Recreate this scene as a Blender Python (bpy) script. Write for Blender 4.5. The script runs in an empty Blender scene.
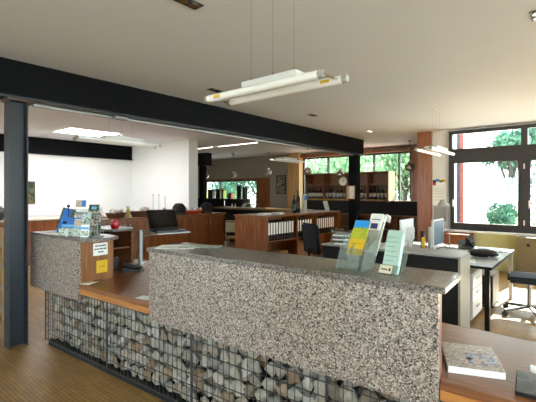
import bpy, bmesh, math, random
from mathutils import Vector, Matrix, Euler
random.seed(7)
PI = math.pi
COL = bpy.context.scene.collection

# ------------------------------------------------------------------ helpers
def lin(h):
    h = h.lstrip('#'); r = []
    for i in (0, 2, 4):
        c = int(h[i:i+2], 16) / 255
        r.append(c / 12.92 if c <= .04045 else ((c + .055) / 1.055) ** 2.4)
    return (*r, 1)

class G:
    def __init__(s): s.bm = bmesh.new()
    def _v(s, pts, M=None):
        return [s.bm.verts.new((M @ Vector(p)) if M else p) for p in pts]
    def box(s, x0, x1, y0, y1, z0, z1, M=None):
        v = s._v([(x0,y0,z0),(x1,y0,z0),(x1,y1,z0),(x0,y1,z0),(x0,y0,z1),(x1,y0,z1),(x1,y1,z1),(x0,y1,z1)], M)
        for f in ((0,3,2,1),(4,5,6,7),(0,1,5,4),(1,2,6,5),(2,3,7,6),(3,0,4,7)): s.bm.faces.new([v[i] for i in f])
        return s
    def bar(s, p, q, w, h=None):
        p = Vector(p); q = Vector(q); h = h or w
        d = q - p; L = d.length
        M = Matrix.Translation(p) @ d.to_track_quat('Z', 'Y').to_matrix().to_4x4()
        return s.box(-w/2, w/2, -h/2, h/2, 0, L, M)
    def cyl(s, p, q, r, r1=None, n=14, caps=True):
        p = Vector(p); q = Vector(q); r1 = r if r1 is None else r1
        M = Matrix.Translation(p) @ (q - p).to_track_quat('Z', 'Y').to_matrix().to_4x4(); L = (q - p).length
        a = s._v([(r*math.cos(2*PI*i/n), r*math.sin(2*PI*i/n), 0) for i in range(n)], M)
        b = s._v([(r1*math.cos(2*PI*i/n), r1*math.sin(2*PI*i/n), L) for i in range(n)], M)
        for i in range(n): s.bm.faces.new((a[i], a[(i+1)%n], b[(i+1)%n], b[i]))
        if caps: s.bm.faces.new(a[::-1]); s.bm.faces.new(b)
        return s
    def tube(s, pts, r, n=8):
        for a, b in zip(pts, pts[1:]): s.cyl(a, b, r, n=n)
        return s
    def lathe(s, prof, c=(0,0,0), n=16, M=None):
        rings = []
        for r, z in prof:
            if r < 1e-5: rings.append(s._v([(c[0], c[1], c[2]+z)], M))
            else: rings.append(s._v([(c[0]+r*math.cos(2*PI*i/n), c[1]+r*math.sin(2*PI*i/n), c[2]+z) for i in range(n)], M))
        for a, b in zip(rings, rings[1:]):
            for i in range(n):
                j = (i+1) % n
                if len(a) == 1 and len(b) == 1: continue
                if len(a) == 1: s.bm.faces.new((a[0], b[j], b[i]))
                elif len(b) == 1: s.bm.faces.new((a[i], a[j], b[0]))
                else: s.bm.faces.new((a[i], a[j], b[j], b[i]))
        return s
    def sph(s, c, r, sc=(1,1,1), n=16):
        k = n // 2
        return s.lathe([(abs(r*math.sin(PI*i/k)) if 0 < i < k else 0, -r*math.cos(PI*i/k)) for i in range(k+1)], (0,0,0), n,
                       Matrix.Translation(c) @ Matrix.Diagonal((*sc, 1)))
    def prism(s, pts, z0, z1, M=None):
        a = s._v([(x, y, z0) for x, y in pts], M); b = s._v([(x, y, z1) for x, y in pts], M); n = len(pts)
        for i in range(n): s.bm.faces.new((a[i], a[(i+1)%n], b[(i+1)%n], b[i]))
        s.bm.faces.new(a[::-1]); s.bm.faces.new(b)
        return s
    def obj(s, name, mat, parent=None, bevel=0, smooth=False, loc=None, rz=None):
        bmesh.ops.recalc_face_normals(s.bm, faces=s.bm.faces)
        if bevel: bmesh.ops.bevel(s.bm, geom=s.bm.edges[:], offset=bevel, segments=2, affect='EDGES', clamp_overlap=True)
        me = bpy.data.meshes.new(name); s.bm.to_mesh(me); s.bm.free(); me.materials.append(mat)
        if smooth:
            for p in me.polygons: p.use_smooth = True
            try: me.set_sharp_from_angle(angle=math.radians(40))
            except Exception: pass
        o = bpy.data.objects.new(name, me); COL.objects.link(o)
        if parent: o.parent = parent
        if loc is not None: o.location = loc
        if rz is not None: o.rotation_euler.z = rz
        return o

def tag(o, label, cat, group=None, kind=None):
    o['label'] = label; o['category'] = cat
    if group: o['group'] = group
    if kind: o['kind'] = kind
    return o
def thing(name, label, cat, loc=(0,0,0), rz=0, group=None):
    o = bpy.data.objects.new(name, None); COL.objects.link(o)
    o.location = loc; o.rotation_euler.z = rz; o.empty_display_size = .05
    return tag(o, label, cat, group)
def copy_tree(o, parent=None):
    c = o.copy(); COL.objects.link(c); c.parent = parent
    for ch in [x for x in COL.objects if x.parent == o]: copy_tree(ch, c)
    return c
def struct(name, g, mat, **k):
    o = g.obj(name, mat, **k)
    if not k.get('parent'): o['kind'] = 'structure'
    return o
def slabpoly(g, pts, z0, z1): return g.prism(pts, z0, z1)

# ------------------------------------------------------------------ materials
def nt(name):
    m = bpy.data.materials.new(name); m.use_nodes = True
    return m, m.node_tree, m.node_tree.nodes['Principled BSDF']
def N(t, k, **kw):
    n = t.nodes.new(k)
    for a, b in kw.items():
        if hasattr(n, a): setattr(n, a, b)
    return n
def vec(t, scale=(1,1,1), kind='Object', rot=(0,0,0)):
    c = N(t, 'ShaderNodeTexCoord'); m = N(t, 'ShaderNodeMapping')
    m.inputs['Scale'].default_value = scale; m.inputs['Rotation'].default_value = rot
    t.links.new(c.outputs[kind], m.inputs[0]); return m.outputs[0]
def ramp(t, fac, stops, interp='LINEAR'):
    r = N(t, 'ShaderNodeValToRGB'); r.color_ramp.interpolation = interp
    e = r.color_ramp.elements
    while len(e) < len(stops): e.new(.5)
    for i, (p, c) in enumerate(stops): e[i].position = p; e[i].color = lin(c)
    t.links.new(fac, r.inputs[0]); return r.outputs[0]
def M_plain(name, col, rough=.5, metal=0, var=.06, scale=8, coat=0, emit=0, bump=0, spec=.5):
    m, t, b = nt(name); c = lin(col)
    n = N(t, 'ShaderNodeTexNoise'); n.inputs['Scale'].default_value = scale; n.inputs['Detail'].default_value = 3
    t.links.new(vec(t), n.inputs['Vector'])
    mx = N(t, 'ShaderNodeMix', data_type='RGBA')
    mx.inputs[6].default_value = tuple(x*(1-var) for x in c[:3]) + (1,); mx.inputs[7].default_value = tuple(min(1, x*(1+var)) for x in c[:3]) + (1,)
    t.links.new(n.outputs['Fac'], mx.inputs[0]); t.links.new(mx.outputs[2], b.inputs['Base Color'])
    b.inputs['Roughness'].default_value = rough; b.inputs['Metallic'].default_value = metal
    b.inputs['Coat Weight'].default_value = coat; b.inputs['Specular IOR Level'].default_value = spec
    if emit:
        b.inputs['Emission Color'].default_value = c; b.inputs['Emission Strength'].default_value = emit
    if bump:
        bp = N(t, 'ShaderNodeBump'); bp.inputs['Strength'].default_value = bump; bp.inputs['Distance'].default_value = .01
        t.links.new(n.outputs['Fac'], bp.inputs['Height']); t.links.new(bp.outputs[0], b.inputs['Normal'])
    return m
def M_wood(name, a, b_, c_, scale=(1.5,22,22), rough=.35, coat=.15):
    m, t, b = nt(name)
    n = N(t, 'ShaderNodeTexNoise'); n.inputs['Scale'].default_value = 1.6; n.inputs['Detail'].default_value = 5; n.inputs['Distortion'].default_value = .6
    t.links.new(vec(t, scale), n.inputs['Vector'])
    t.links.new(ramp(t, n.outputs['Fac'], [(.3, a), (.5, b_), (.7, c_)]), b.inputs['Base Color'])
    b.inputs['Roughness'].default_value = rough; b.inputs['Coat Weight'].default_value = coat; b.inputs['Coat Roughness'].default_value = .2
    return m
def M_print(name, stops, scale=14, rough=.3, kind='Object', stretch=(1,1,1)):
    m, t, b = nt(name)
    n = N(t, 'ShaderNodeTexNoise'); n.inputs['Scale'].default_value = scale; n.inputs['Detail'].default_value = 2
    t.links.new(vec(t, stretch, kind), n.inputs['Vector'])
    k = len(stops)
    t.links.new(ramp(t, n.outputs['Fac'], [(.32 + .36*i/max(1, k-1), c) for i, c in enumerate(stops)], 'CONSTANT'), b.inputs['Base Color'])
    b.inputs['Roughness'].default_value = rough
    return m
def M_granite(name='speckled_granite', k=1.0):
    m, t, b = nt(name)
    v = vec(t)
    vo = N(t, 'ShaderNodeTexVoronoi'); vo.inputs['Scale'].default_value = 150; t.links.new(v, vo.inputs['Vector'])
    sep = N(t, 'ShaderNodeSeparateColor'); t.links.new(vo.outputs['Color'], sep.inputs[0])
    n = N(t, 'ShaderNodeTexNoise'); n.inputs['Scale'].default_value = 30; n.inputs['Detail'].default_value = 4; t.links.new(v, n.inputs['Vector'])
    ad = N(t, 'ShaderNodeMath', operation='MULTIPLY_ADD'); ad.inputs[1].default_value = .55
    t.links.new(sep.outputs[0], ad.inputs[0])
    mu = N(t, 'ShaderNodeMath', operation='MULTIPLY'); mu.inputs[1].default_value = .45
    t.links.new(n.outputs['Fac'], mu.inputs[0]); t.links.new(mu.outputs[0], ad.inputs[2])
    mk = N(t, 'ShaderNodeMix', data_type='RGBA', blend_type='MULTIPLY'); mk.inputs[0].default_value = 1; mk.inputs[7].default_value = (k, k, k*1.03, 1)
    t.links.new(mk.outputs[2], b.inputs['Base Color'])
    t.links.new(ramp(t, ad.outputs[0], [(0, '#211d1b'), (.27, '#4c443e'), (.35, '#7d7067'), (.47, '#9a8c80'), (.6, '#bfb0a3'), (.72, '#83766c')], 'CONSTANT'), mk.inputs[6])
    b.inputs['Roughness'].default_value = .3; b.inputs['Coat Weight'].default_value = .35; b.inputs['Coat Roughness'].default_value = .04
    return m
def M_floor():
    m, t, b = nt('ochre_strip_parquet')
    v = vec(t, rot=(0, 0, math.radians(0)))
    br = N(t, 'ShaderNodeTexBrick'); t.links.new(v, br.inputs['Vector'])
    br.inputs['Scale'].default_value = 1; br.inputs['Brick Width'].default_value = .22; br.inputs['Row Height'].default_value = .03
    br.inputs['Mortar Size'].default_value = .0022; br.inputs['Mortar Smooth'].default_value = .3
    br.inputs['Color1'].default_value = lin('#b08a52'); br.inputs['Color2'].default_value = lin('#9c7744'); br.inputs['Mortar'].default_value = lin('#5d4624')
    n = N(t, 'ShaderNodeTexNoise'); n.inputs['Scale'].default_value = 6; n.inputs['Detail'].default_value = 4; t.links.new(v, n.inputs['Vector'])
    mx = N(t, 'ShaderNodeMix', data_type='RGBA', blend_type='MULTIPLY'); mx.inputs[0].default_value = .3
    t.links.new(br.outputs['Color'], mx.inputs[6]); t.links.new(ramp(t, n.outputs['Fac'], [(.3, '#b09878'), (.7, '#ffffff')]), mx.inputs[7])
    t.links.new(mx.outputs[2], b.inputs['Base Color']); b.inputs['Roughness'].default_value = .38
    return m
def M_glass(name, tint='#f4faf8', gloss=.05, rough=.02):
    m = bpy.data.materials.new(name); m.use_nodes = True; t = m.node_tree; t.nodes.clear()
    o = N(t, 'ShaderNodeOutputMaterial'); tr = N(t, 'ShaderNodeBsdfTransparent'); gl = N(t, 'ShaderNodeBsdfGlossy'); mx = N(t, 'ShaderNodeMixShader')
    lw = N(t, 'ShaderNodeLayerWeight'); lw.inputs[0].default_value = .2
    ma = N(t, 'ShaderNodeMath', operation='MULTIPLY_ADD'); ma.inputs[1].default_value = .35; ma.inputs[2].default_value = gloss
    t.links.new(lw.outputs['Fresnel'], ma.inputs[0]); t.links.new(ma.outputs[0], mx.inputs[0])
    tr.inputs[0].default_value = lin(tint); gl.inputs['Roughness'].default_value = rough
    t.links.new(tr.outputs[0], mx.inputs[1]); t.links.new(gl.outputs[0], mx.inputs[2]); t.links.new(mx.outputs[0], o.inputs[0])
    return m
def M_acrylic(name, tint, body=.25):
    m = bpy.data.materials.new(name); m.use_nodes = True; t = m.node_tree; b = t.nodes['Principled BSDF']; o = t.nodes['Material Output']
    b.inputs['Base Color'].default_value = lin('#d8dcd8'); b.inputs['Roughness'].default_value = .1
    tr = N(t, 'ShaderNodeBsdfTransparent'); tr.inputs[0].default_value = lin(tint)
    mx = N(t, 'ShaderNodeMixShader'); mx.inputs[0].default_value = body
    t.links.new(tr.outputs[0], mx.inputs[1]); t.links.new(b.outputs[0], mx.inputs[2]); t.links.new(mx.outputs[0], o.inputs[0])
    return m
def M_leaf(name, a, b_, tr=.4):
    m = bpy.data.materials.new(name); m.use_nodes = True; t = m.node_tree; t.nodes.clear()
    o = N(t, 'ShaderNodeOutputMaterial'); d = N(t, 'ShaderNodeBsdfDiffuse'); l = N(t, 'ShaderNodeBsdfTranslucent'); mx = N(t, 'ShaderNodeMixShader')
    n = N(t, 'ShaderNodeTexNoise'); n.inputs['Scale'].default_value = 3; t.links.new(vec(t), n.inputs['Vector'])
    c = ramp(t, n.outputs['Fac'], [(.35, a), (.65, b_)])
    t.links.new(c, d.inputs[0]); t.links.new(c, l.inputs[0]); mx.inputs[0].default_value = tr
    t.links.new(d.outputs[0], mx.inputs[1]); t.links.new(l.outputs[0], mx.inputs[2]); t.links.new(mx.outputs[0], o.inputs[0])
    return m
def M_stone():
    m, t, b = nt('limestone_rubble')
    oi = N(t, 'ShaderNodeObjectInfo')
    n = N(t, 'ShaderNodeTexNoise'); n.inputs['Scale'].default_value = 18; n.inputs['Detail'].default_value = 5; t.links.new(vec(t), n.inputs['Vector'])
    mx = N(t, 'ShaderNodeMix', data_type='RGBA', blend_type='MULTIPLY'); mx.inputs[0].default_value = .5
    t.links.new(ramp(t, oi.outputs['Random'], [(0, '#96938d'), (.25, '#beb7ab'), (.5, '#a99d8d'), (.7, '#cdc8bf'), (.86, '#a38566'), (1, '#7a7976')]), mx.inputs[6])
    t.links.new(ramp(t, n.outputs['Fac'], [(.3, '#8a8680'), (.65, '#ffffff')]), mx.inputs[7])
    t.links.new(mx.outputs[2], b.inputs['Base Color']); b.inputs['Roughness'].default_value = .85
    bp = N(t, 'ShaderNodeBump'); bp.inputs['Strength'].default_value = .5; bp.inputs['Distance'].default_value = .01
    t.links.new(n.outputs['Fac'], bp.inputs['Height']); t.links.new(bp.outputs[0], b.inputs['Normal'])
    return m

m_ceil = M_plain('ceiling_plaster', '#dbdde5', .8, var=.02, scale=2)
m_white = M_plain('white_plaster', '#e2e2e0', .8, var=.015, scale=3)
m_beige = M_plain('beige_plaster', '#a2978a', .8, var=.03)
m_green = M_plain('green_paint_with_sun_bounce', '#dde0a6', .7, var=.03)  # pale green wall paint with the floor's sun bounce mixed into the colour
m_floor = M_floor()
m_steel = M_plain('charcoal_painted_steel', '#07090d', .65, var=.1, scale=3, spec=.12)
m_steel2 = M_plain('slate_grey_steel', '#232a33', .42, var=.08, scale=3)
m_alu = M_plain('bare_aluminium', '#a9aaaa', .45, .6)
m_chrome = M_plain('chrome', '#c8c8c8', .12, 1, var=.02)
m_black = M_plain('black_plastic', '#0d0d0e', .4, var=.1)
m_blackm = M_plain('matt_black_board', '#0c0b0b', .75, var=.1)
m_grey = M_plain('grey_plastic', '#8b8c8c', .5)
m_lgrey = M_plain('light_grey_laminate', '#9b9994', .45)
m_wplast = M_plain('white_plastic', '#dcdcda', .4, var=.02)
m_tube = M_plain('opal_lamp_tube', '#f0f0ee', .35, var=.01, emit=.015)
m_tube_on = M_plain('lit_opal_tube', '#fffaf0', .35, var=.01, emit=.06)
m_winfr = M_plain('dark_brown_window_paint', '#2e2827', .45, var=.06)
m_granite = M_granite()
m_gtop = M_granite('window_dimmed_granite_top', .5)  # granite copy darkened in colour to tone down window light on the tops
m_desk = M_wood('walnut_worktop', '#6b4028', '#815132', '#94603c', (2, 26, 26), .3)
m_oak = M_wood('honey_oak_edge', '#a0642e', '#b47538', '#c08344', (2, 26, 26), .4)
m_side = M_wood('brown_oak_panel', '#6f4526', '#86562f', '#9a673b', (18, 18, 1.2), .4)
m_red = M_wood('reddish_walnut_veneer', '#69391c', '#844b28', '#9b6035', (14, 14, 1.2), .35)
m_redh = M_wood('walnut_board', '#683d1f', '#824f2a', '#986136', (20, 1.5, 20), .38)
m_lwood = M_wood('pale_maple_board', '#b58a55', '#c49a64', '#d0a974', (14, 14, 1.0), .45)
m_panel = M_wood('cherry_wall_panel', '#7a4526', '#915632', '#a3673f', (14, 14, 1.0), .4)
m_brick = M_plain('brick_red_render', '#6a2c22', .8, var=.15)
m_paper = M_plain('white_paper', '#f2f2ee', .7, var=.02)
m_cream = M_plain('cream_card', '#d9d0b4', .6, var=.03)
m_yellow = M_plain('yellow_card', '#e0b41e', .6, var=.03)
m_ink = M_plain('black_ink', '#1a1a1c', .6)
m_mint = M_plain('mint_paper', '#b4cfc1', .6, var=.03)
m_mintd = M_plain('mint_print', '#7ea893', .6, var=.03)
m_blue = M_plain('blue_print', '#1f6fc4', .35, var=.12, scale=20)
m_lblue = M_plain('pale_blue_print', '#6bb0e6', .4)
m_navy = M_plain('navy_fabric', '#14161f', .85, bump=.2, scale=60)
m_screen = M_plain('screen_glass', '#2f4254', .4, var=.1, scale=2)
m_scroff = M_plain('switched_off_screen', '#060607', .15, var=.02)
m_redp = M_plain('glossy_red', '#b3101c', .25, var=.05)
m_orange = M_plain('orange_red_basket', '#b53a1c', .6, var=.2, scale=30)
m_basket = M_plain('brown_wicker', '#5a3118', .7, var=.4, scale=70, bump=.6)
m_film = M_print('wrapped_gifts', ['#b9b3ae', '#8a5a50', '#e6e3e0', '#6e7a50', '#d8d4d0'], 26, .2)
m_hol = M_acrylic('clear_acrylic', '#eef1ee', .1)
m_hol2 = M_acrylic('clear_acrylic_edge', '#e6ebe7', .17)
m_glass = M_glass('window_glass')
m_sphere = M_plain('smoked_chrome_ball', '#b3aa9c', .22, .6, var=.05)
m_bottle = M_plain('dark_bottle_glass', '#0c0f0b', .12, coat=.5)
m_label = M_plain('bottle_label', '#b8aea0', .6)
m_card = M_plain('brown_cardboard', '#8e6e48', .8)
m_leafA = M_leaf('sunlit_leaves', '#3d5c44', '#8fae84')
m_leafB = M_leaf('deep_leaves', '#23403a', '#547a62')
m_bark = M_plain('bark', '#2a211a', .9, var=.3, bump=.6)
m_stone = M_stone()
m_wire = M_plain('galvanised_wire', '#4a4b4c', .45, .5)
m_house = M_plain('white_render', '#f0ece4', .9, var=.02)
m_ground = M_plain('outdoor_paving', '#b0aca2', .9, var=.1)
m_lawn = M_plain('lawn', '#55683a', .95, var=.3, scale=4)
m_sky = M_plain('skylight_diffuser', '#ffffff', .5, var=0, emit=7)
m_led = M_plain('strip_light_diffuser', '#fff4e0', .5, var=0, emit=3)
m_lime = M_plain('lime_green_tin', '#7d8f1e', .5)
m_brown = M_plain('dark_brown_card', '#3a2418', .6)
m_teal = M_plain('dark_teal_tin', '#0e2e2c', .4)
m_tan = M_plain('bar_top_oak', '#8b6a42', .4, var=.15)
m_cover = M_print('printed_town_photo', ['#8a7a70', '#a59484', '#c3bbb0', '#94705f', '#aaa69e', '#b9b2aa', '#c8c2bc'], 30)
m_cover2 = M_print('dark_photo_print', ['#1c1b1c', '#2b2724', '#4a4540', '#262425', '#38332e'], 9)
m_leafl = M_print('landscape_print', ['#2f5a2a', '#87a54a', '#e8e6e0', '#4e93c9', '#cfd8d8', '#7f9f5a'], 60)
m_leafl2 = M_print('harbour_print', ['#1d2a20', '#31502c', '#6f7d5a', '#24301f', '#b8b49a'], 60)
m_leafl3 = M_print('village_print', ['#c9c4b8', '#7b8c58', '#ddd8cf', '#a25040', '#b9c7cf', '#e9e6e0'], 70)
m_flow = M_print('rapeseed_field_print', ['#7e9e34', '#a9b83a', '#ccc23a', '#8faa38', '#d8c440'], 120)
m_artp = M_print('poster_print', ['#1a1a18', '#b8b2a6', '#2b2a26', '#8a857a', '#151513'], 11)
m_pic = M_print('tree_photo_print', ['#1c2a18', '#3c4c2a', '#6e5a3a', '#27351f'], 9)
m_doc = M_print('typed_papers', ['#d8d7d2', '#e2e1dc', '#b9b9b6', '#dcdbd7'], 30)
m_concrete = M_plain('grey_worksurface', '#8e8d89', .5)
m_handset = M_plain('black_handset', '#101012', .35)

# ------------------------------------------------------------------ room shell
CZ = 2.95
g = G(); g.prism([(-14.2, -5.2), (4.2, -5.2), (4.2, 9.3), (-2.8, 9.3), (-2.8, 11.5), (-14.2, 11.5)], -.12, 0); struct('floor', g, m_floor)
g = G(); g.prism([(-14.2, -5.2), (4.2, -5.2), (4.2, 9.3), (-2.8, 9.3), (-2.8, 11.5), (-14.2, 11.5)], CZ, CZ+.2); struct('ceiling', g, m_ceil)

def wall_y(name, y0, y1, x0, x1, mat, holes=()):
    """wall whose long side runs along x, with rectangular holes (hx0,hx1,hz0,hz1)"""
    g = G(); xs = x0
    for (a, b, c, d) in sorted(holes):
        if a > xs: g.box(xs, a, y0, y1, 0, CZ)
        if c > 0: g.box(a, b, y0, y1, 0, c)
        if d < CZ: g.box(a, b, y0, y1, d, CZ)
        xs = b
    if xs < x1: g.box(xs, x1, y0, y1, 0, CZ)
    return struct(name, g, mat)
def wall_x(name, x0, x1, y0, y1, mat, holes=()):
    g = G(); ys = y0
    for (a, b, c, d) in sorted(holes):
        if a > ys: g.box(x0, x1, ys, a, 0, CZ)
        if c > 0: g.box(x0, x1, a, b, 0, c)
        if d < CZ: g.box(x0, x1, a, b, d, CZ)
        ys = b
    if ys < y1: g.box(x0, x1, ys, y1, 0, CZ)
    return struct(name, g, mat)

wall_x('wall_left', -10.75, -10.55, -5.0, 6.7, m_white)
wall_y('wall_left_return', 6.4, 6.7, -10.55, -7.9, m_white)
wall_x('wall_bar_left', -13.7, -13.5, 6.7, 11.3, m_beige)
wall_y('wall_bar_back', 6.5, 6.7, -13.7, -10.75, m_beige)
wall_y('wall_far', 11.3, 11.5, -13.7, -2.8, m_beige, [(-12.85, -9.8, .98, 2.07), (-7.72, -3.95, .95, 2.78)])
wall_y('wall_right_window', 9.1, 9.3, -3.03, 4.0, m_white, [(-2.35, 3.6, .8, 2.905)])
wall_x('wall_recess', -3.03, -2.83, 9.3, 11.3, m_beige)
wall_x('wall_right', 4.0, 4.2, -5.0, 9.3, m_white, [(-3.6, 4.5, .5, 2.6)])
wall_y('wall_rear', -5.2, -5.0, -10.75, 4.2, m_white, [(-9.5, -5.8, .4, 2.6), (-3.6, -1.6, .4, 2.4), (1.2, 2.8, .6, 2.4)])

def glazing(name, pane_name, axis, c, a0, a1, z0, z1, mull, rails, mat=None, w=.06, dep=.08):
    mat = mat or m_winfr
    g = G()
    def bx(p0, p1, q0, q1):
        if axis == 'y': g.box(p0, p1, c-dep/2, c+dep/2, q0, q1)
        else: g.box(c-dep/2, c+dep/2, p0, p1, q0, q1)
    bx(a0, a0+w, z0, z1); bx(a1-w, a1, z0, z1); bx(a0+w, a1-w, z0, z0+w); bx(a0+w, a1-w, z1-w, z1)
    for mm in mull: bx(mm-w/2, mm+w/2, z0+w, z1-w)
    for r in rails: bx(a0+w, a1-w, r-w/2, r+w/2)
    fr = struct(name, g, mat)
    g = G()
    if axis == 'y': g.box(a0+.01, a1-.01, c-.004, c+.004, z0+.01, z1-.01)
    else: g.box(c-.004, c+.004, a0+.01, a1-.01, z0+.01, z1-.01)
    g.obj('pane', m_glass, fr)
    return fr
# right window wall: heavy dark frames, transom between casements and top lights
fr = G()
yf0, yf1 = 9.0, 9.12
X0, X1 = -2.35, 3.6
fr.box(X0, X0+.07, yf0, yf1, .8, 2.905); fr.box(X1-.07, X1, yf0, yf1, .8, 2.905)
fr.box(X0+.07, X1-.07, yf0, yf1, .8, .93); fr.box(X0+.07, X1-.07, yf0, yf1, 2.84, 2.905)
fr.box(X0+.07, X1-.07, yf0, yf1, 2.24, 2.52)
muls = [(-1.03, -.92), (.42, .53), (1.87, 1.98)]
for a, b in muls:
    fr.box(a, b, yf0, yf1, .93, 2.24); fr.box(a, b, yf0, yf1, 2.52, 2.84)
w1 = struct('window_1', fr, m_winfr)
edges = [X0+.07] + [v for p in muls for v in p] + [X1-.07]
for k in range(4):
    a, b = edges[2*k], edges[2*k+1]
    g = G(); g.box(a, b, 9.06, 9.068, 2.52, 2.84); g.obj('top_pane', m_glass, w1)
    s = G(); q = .05
    s.box(a, a+q, 8.965, 9.0, .9, 2.26); s.box(b-q, b, 8.965, 9.0, .9, 2.26); s.box(a+q, b-q, 8.965, 9.0, .9, .95); s.box(a+q, b-q, 8.965, 9.0, 2.21, 2.26)
    s.obj('sash', m_winfr, w1)
    g = G(); g.box(a, b, 9.06, 9.068, .93, 2.24); g.obj('pane', m_glass, w1)
    if k < 3:
        g = G(); hx = a+.03 if k == 0 else a+.03
        g.box(hx-.012, hx+.012, 8.93, 8.965, 1.3, 1.44); g.box(hx-.01, hx+.01, 8.915, 8.93, 1.28, 1.40)
        h = g.obj('window_handle', m_wplast, w1, bevel=.003); h['label'] = 'white window handle'
for z in (1.0, 2.1):
    g = G(); g.box(-.985, -.965, 8.94, 9.0, z-.05, z+.05); g.obj('hinge', m_wplast, w1)
g = G(); g.box(-2.42, 3.7, 8.8, 9.1, .765, .8); struct('trim_window_sill', g, m_white, bevel=.004)
g = G(); g.box(-3.03, -2.72, 9.02, 9.1, 0, CZ); struct('trim_wood_pier', g, m_panel)
g = G(); g.box(-1.83, -1.08, 9.06, 9.1, 0, .765); struct('trim_green_parapet', g, m_green)
# far glazing behind the wine shelves
glazing('window_2', 'pane', 'y', 11.33, -7.72, -3.95, .95, 2.78, [-6.72, -5.1, -4.32], [], w=.05)
g = G(); g.box(-7.72, -3.7, 11.1, 11.3, 2.78, 2.87); struct('trim_far_header', g, m_redh)
g = G(); g.box(-3.95, -3.45, 11.22, 11.3, 0, 2.87); struct('trim_far_panel', g, m_panel)
g = G(); g.box(-8.2, -7.72, 11.05, 11.3, 0, CZ); struct('trim_maple_pier', g, m_lwood)
# bar window
glazing('window_3', 'pane', 'y', 11.34, -12.85, -9.8, .98, 2.07, [-11.9], [], w=.05)
g = G(); g.box(-9.8, -9.22, 11.2, 11.3, .95, 2.14); struct('trim_bar_panel', g, m_panel)
g = G(); g.box(-12.95, -9.8, 11.24, 11.3, 2.07, 2.13); struct('trim_bar_window', g, m_redh)
# windows behind the viewpoint
glazing('window_4', 'pane', 'y', -5.1, -9.5, -5.8, .4, 2.6, [-8.2, -7.0], [])
glazing('window_5', 'pane', 'y', -5.1, -3.6, -1.6, .4, 2.4, [-2.6], [])
glazing('window_6', 'pane', 'y', -5.1, 1.2, 2.8, .6, 2.4, [2.0], [])
glazing('window_7', 'pane', 'x', 4.1, -3.6, 4.5, .5, 2.6, [-1.5, .5, 2.5], [])

# skylight in the left room
t = thing('ceiling_skylight', 'bright square skylight panel in the white left room ceiling', 'skylight', (-8.73, 4.2, CZ))
g = G(); g.box(-.42, .42, -.55, .55, -.012, -.001); g.obj('diffuser', m_sky, t)
g = G(); g.box(-.45, -.42, -.58, .58, -.02, 0); g.box(.42, .45, -.58, .58, -.02, 0); g.box(-.42, .42, -.58, -.55, -.02, 0); g.box(-.42, .42, .55, .58, -.02, 0)
g.obj('frame', m_wplast, t)
for (x0, x1, lab) in ((-9.9, -8.75, 'left one of the two thin strip lights flush in the ceiling'), (-8.45, -6.95, 'longer strip light flush in the ceiling above the bar, nearer the dark beam')):
    t = thing('strip_light', lab, 'ceiling light', (x0, 7.95, CZ))
    g = G(); g.box(0, x1-x0, -.03, .03, -.012, -.001); g.obj('diffuser', m_led, t)
    g = G(); g.box(-.01, x1-x0+.01, -.042, -.03, -.014, 0); g.box(-.01, x1-x0+.01, .03, .042, -.014, 0); g.obj('frame', m_alu, t)

# ------------------------------------------------------------------ steel frame
bm_ = thing('steel_beam', 'deep black steel beam running across the hall under the ceiling', 'beam', (0,0,0))
g = G(); g.box(-4.62, -4.53, -5.0, 9.4, 2.585, 2.948); g.obj('web', m_steel, bm_)
g = G(); g.box(-4.74, -4.505, -5.0, 9.42, 2.56, 2.583); g.obj('bottom_flange', m_steel2, bm_)
g = G(); g.box(-4.72, -4.66, 1.65, 9.1, 2.535, 2.558)
g.obj('cable_channel', m_alu, bm_)
g = G(); g.box(-4.66, -4.56, 2.55, 2.72, 2.52, 2.555); g.obj('junction_box', m_grey, bm_)
def hcolumn(x, y, lab, h=2.535):
    t = thing('steel_column', lab, 'column', (x, y, 0))
    g = G(); g.box(-.085, .085, -.085, -.074, 0, h); g.box(-.085, .085, .074, .085, 0, h); g.obj('flange', m_steel2, t)
    g = G(); g.box(-.006, .006, -.074, .074, 0, h); g.obj('web', m_steel2, t)
    g = G(); g.box(-.11, .11, -.11, .15, h, 2.558); g.obj('cap_plate', M_plain('rusty_plate', '#4a3a30', .6), t)
    return t
hcolumn(-4.62, 1.47, 'slate grey steel column beside the left end of the counter')
t = thing('steel_column', 'dark steel column under the far end of the black beam', 'column', (-4.74, 9.3, 0))
g = G(); g.box(-.115, .115, -.1, .1, 0, 2.556); g.obj('post', m_steel, t)
t = thing('steel_beam', 'short black beam across the white wall of the left room', 'beam', (0,0,0))
g = G(); g.box(-10.53, -10.5, -1.0, 6.38, 2.56, 2.948); g.obj('web', m_steel, t)
g = G(); g.box(-10.54, -10.42, -1.0, 6.38, 2.54, 2.56); g.obj('bottom_flange', m_steel, t)
t = thing('steel_post', 'black boxed post and beam stub beside the end of the white wall', 'column', (0,0,0))
g = G(); g.box(-9.86, -9.45, 8.35, 8.6, 2.45, 2.86); g.obj('beam_stub', m_steel, t)
g = G(); g.box(-9.84, -9.66, 8.4, 8.56, 0, 2.45); g.obj('post', m_steel, t)

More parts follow.
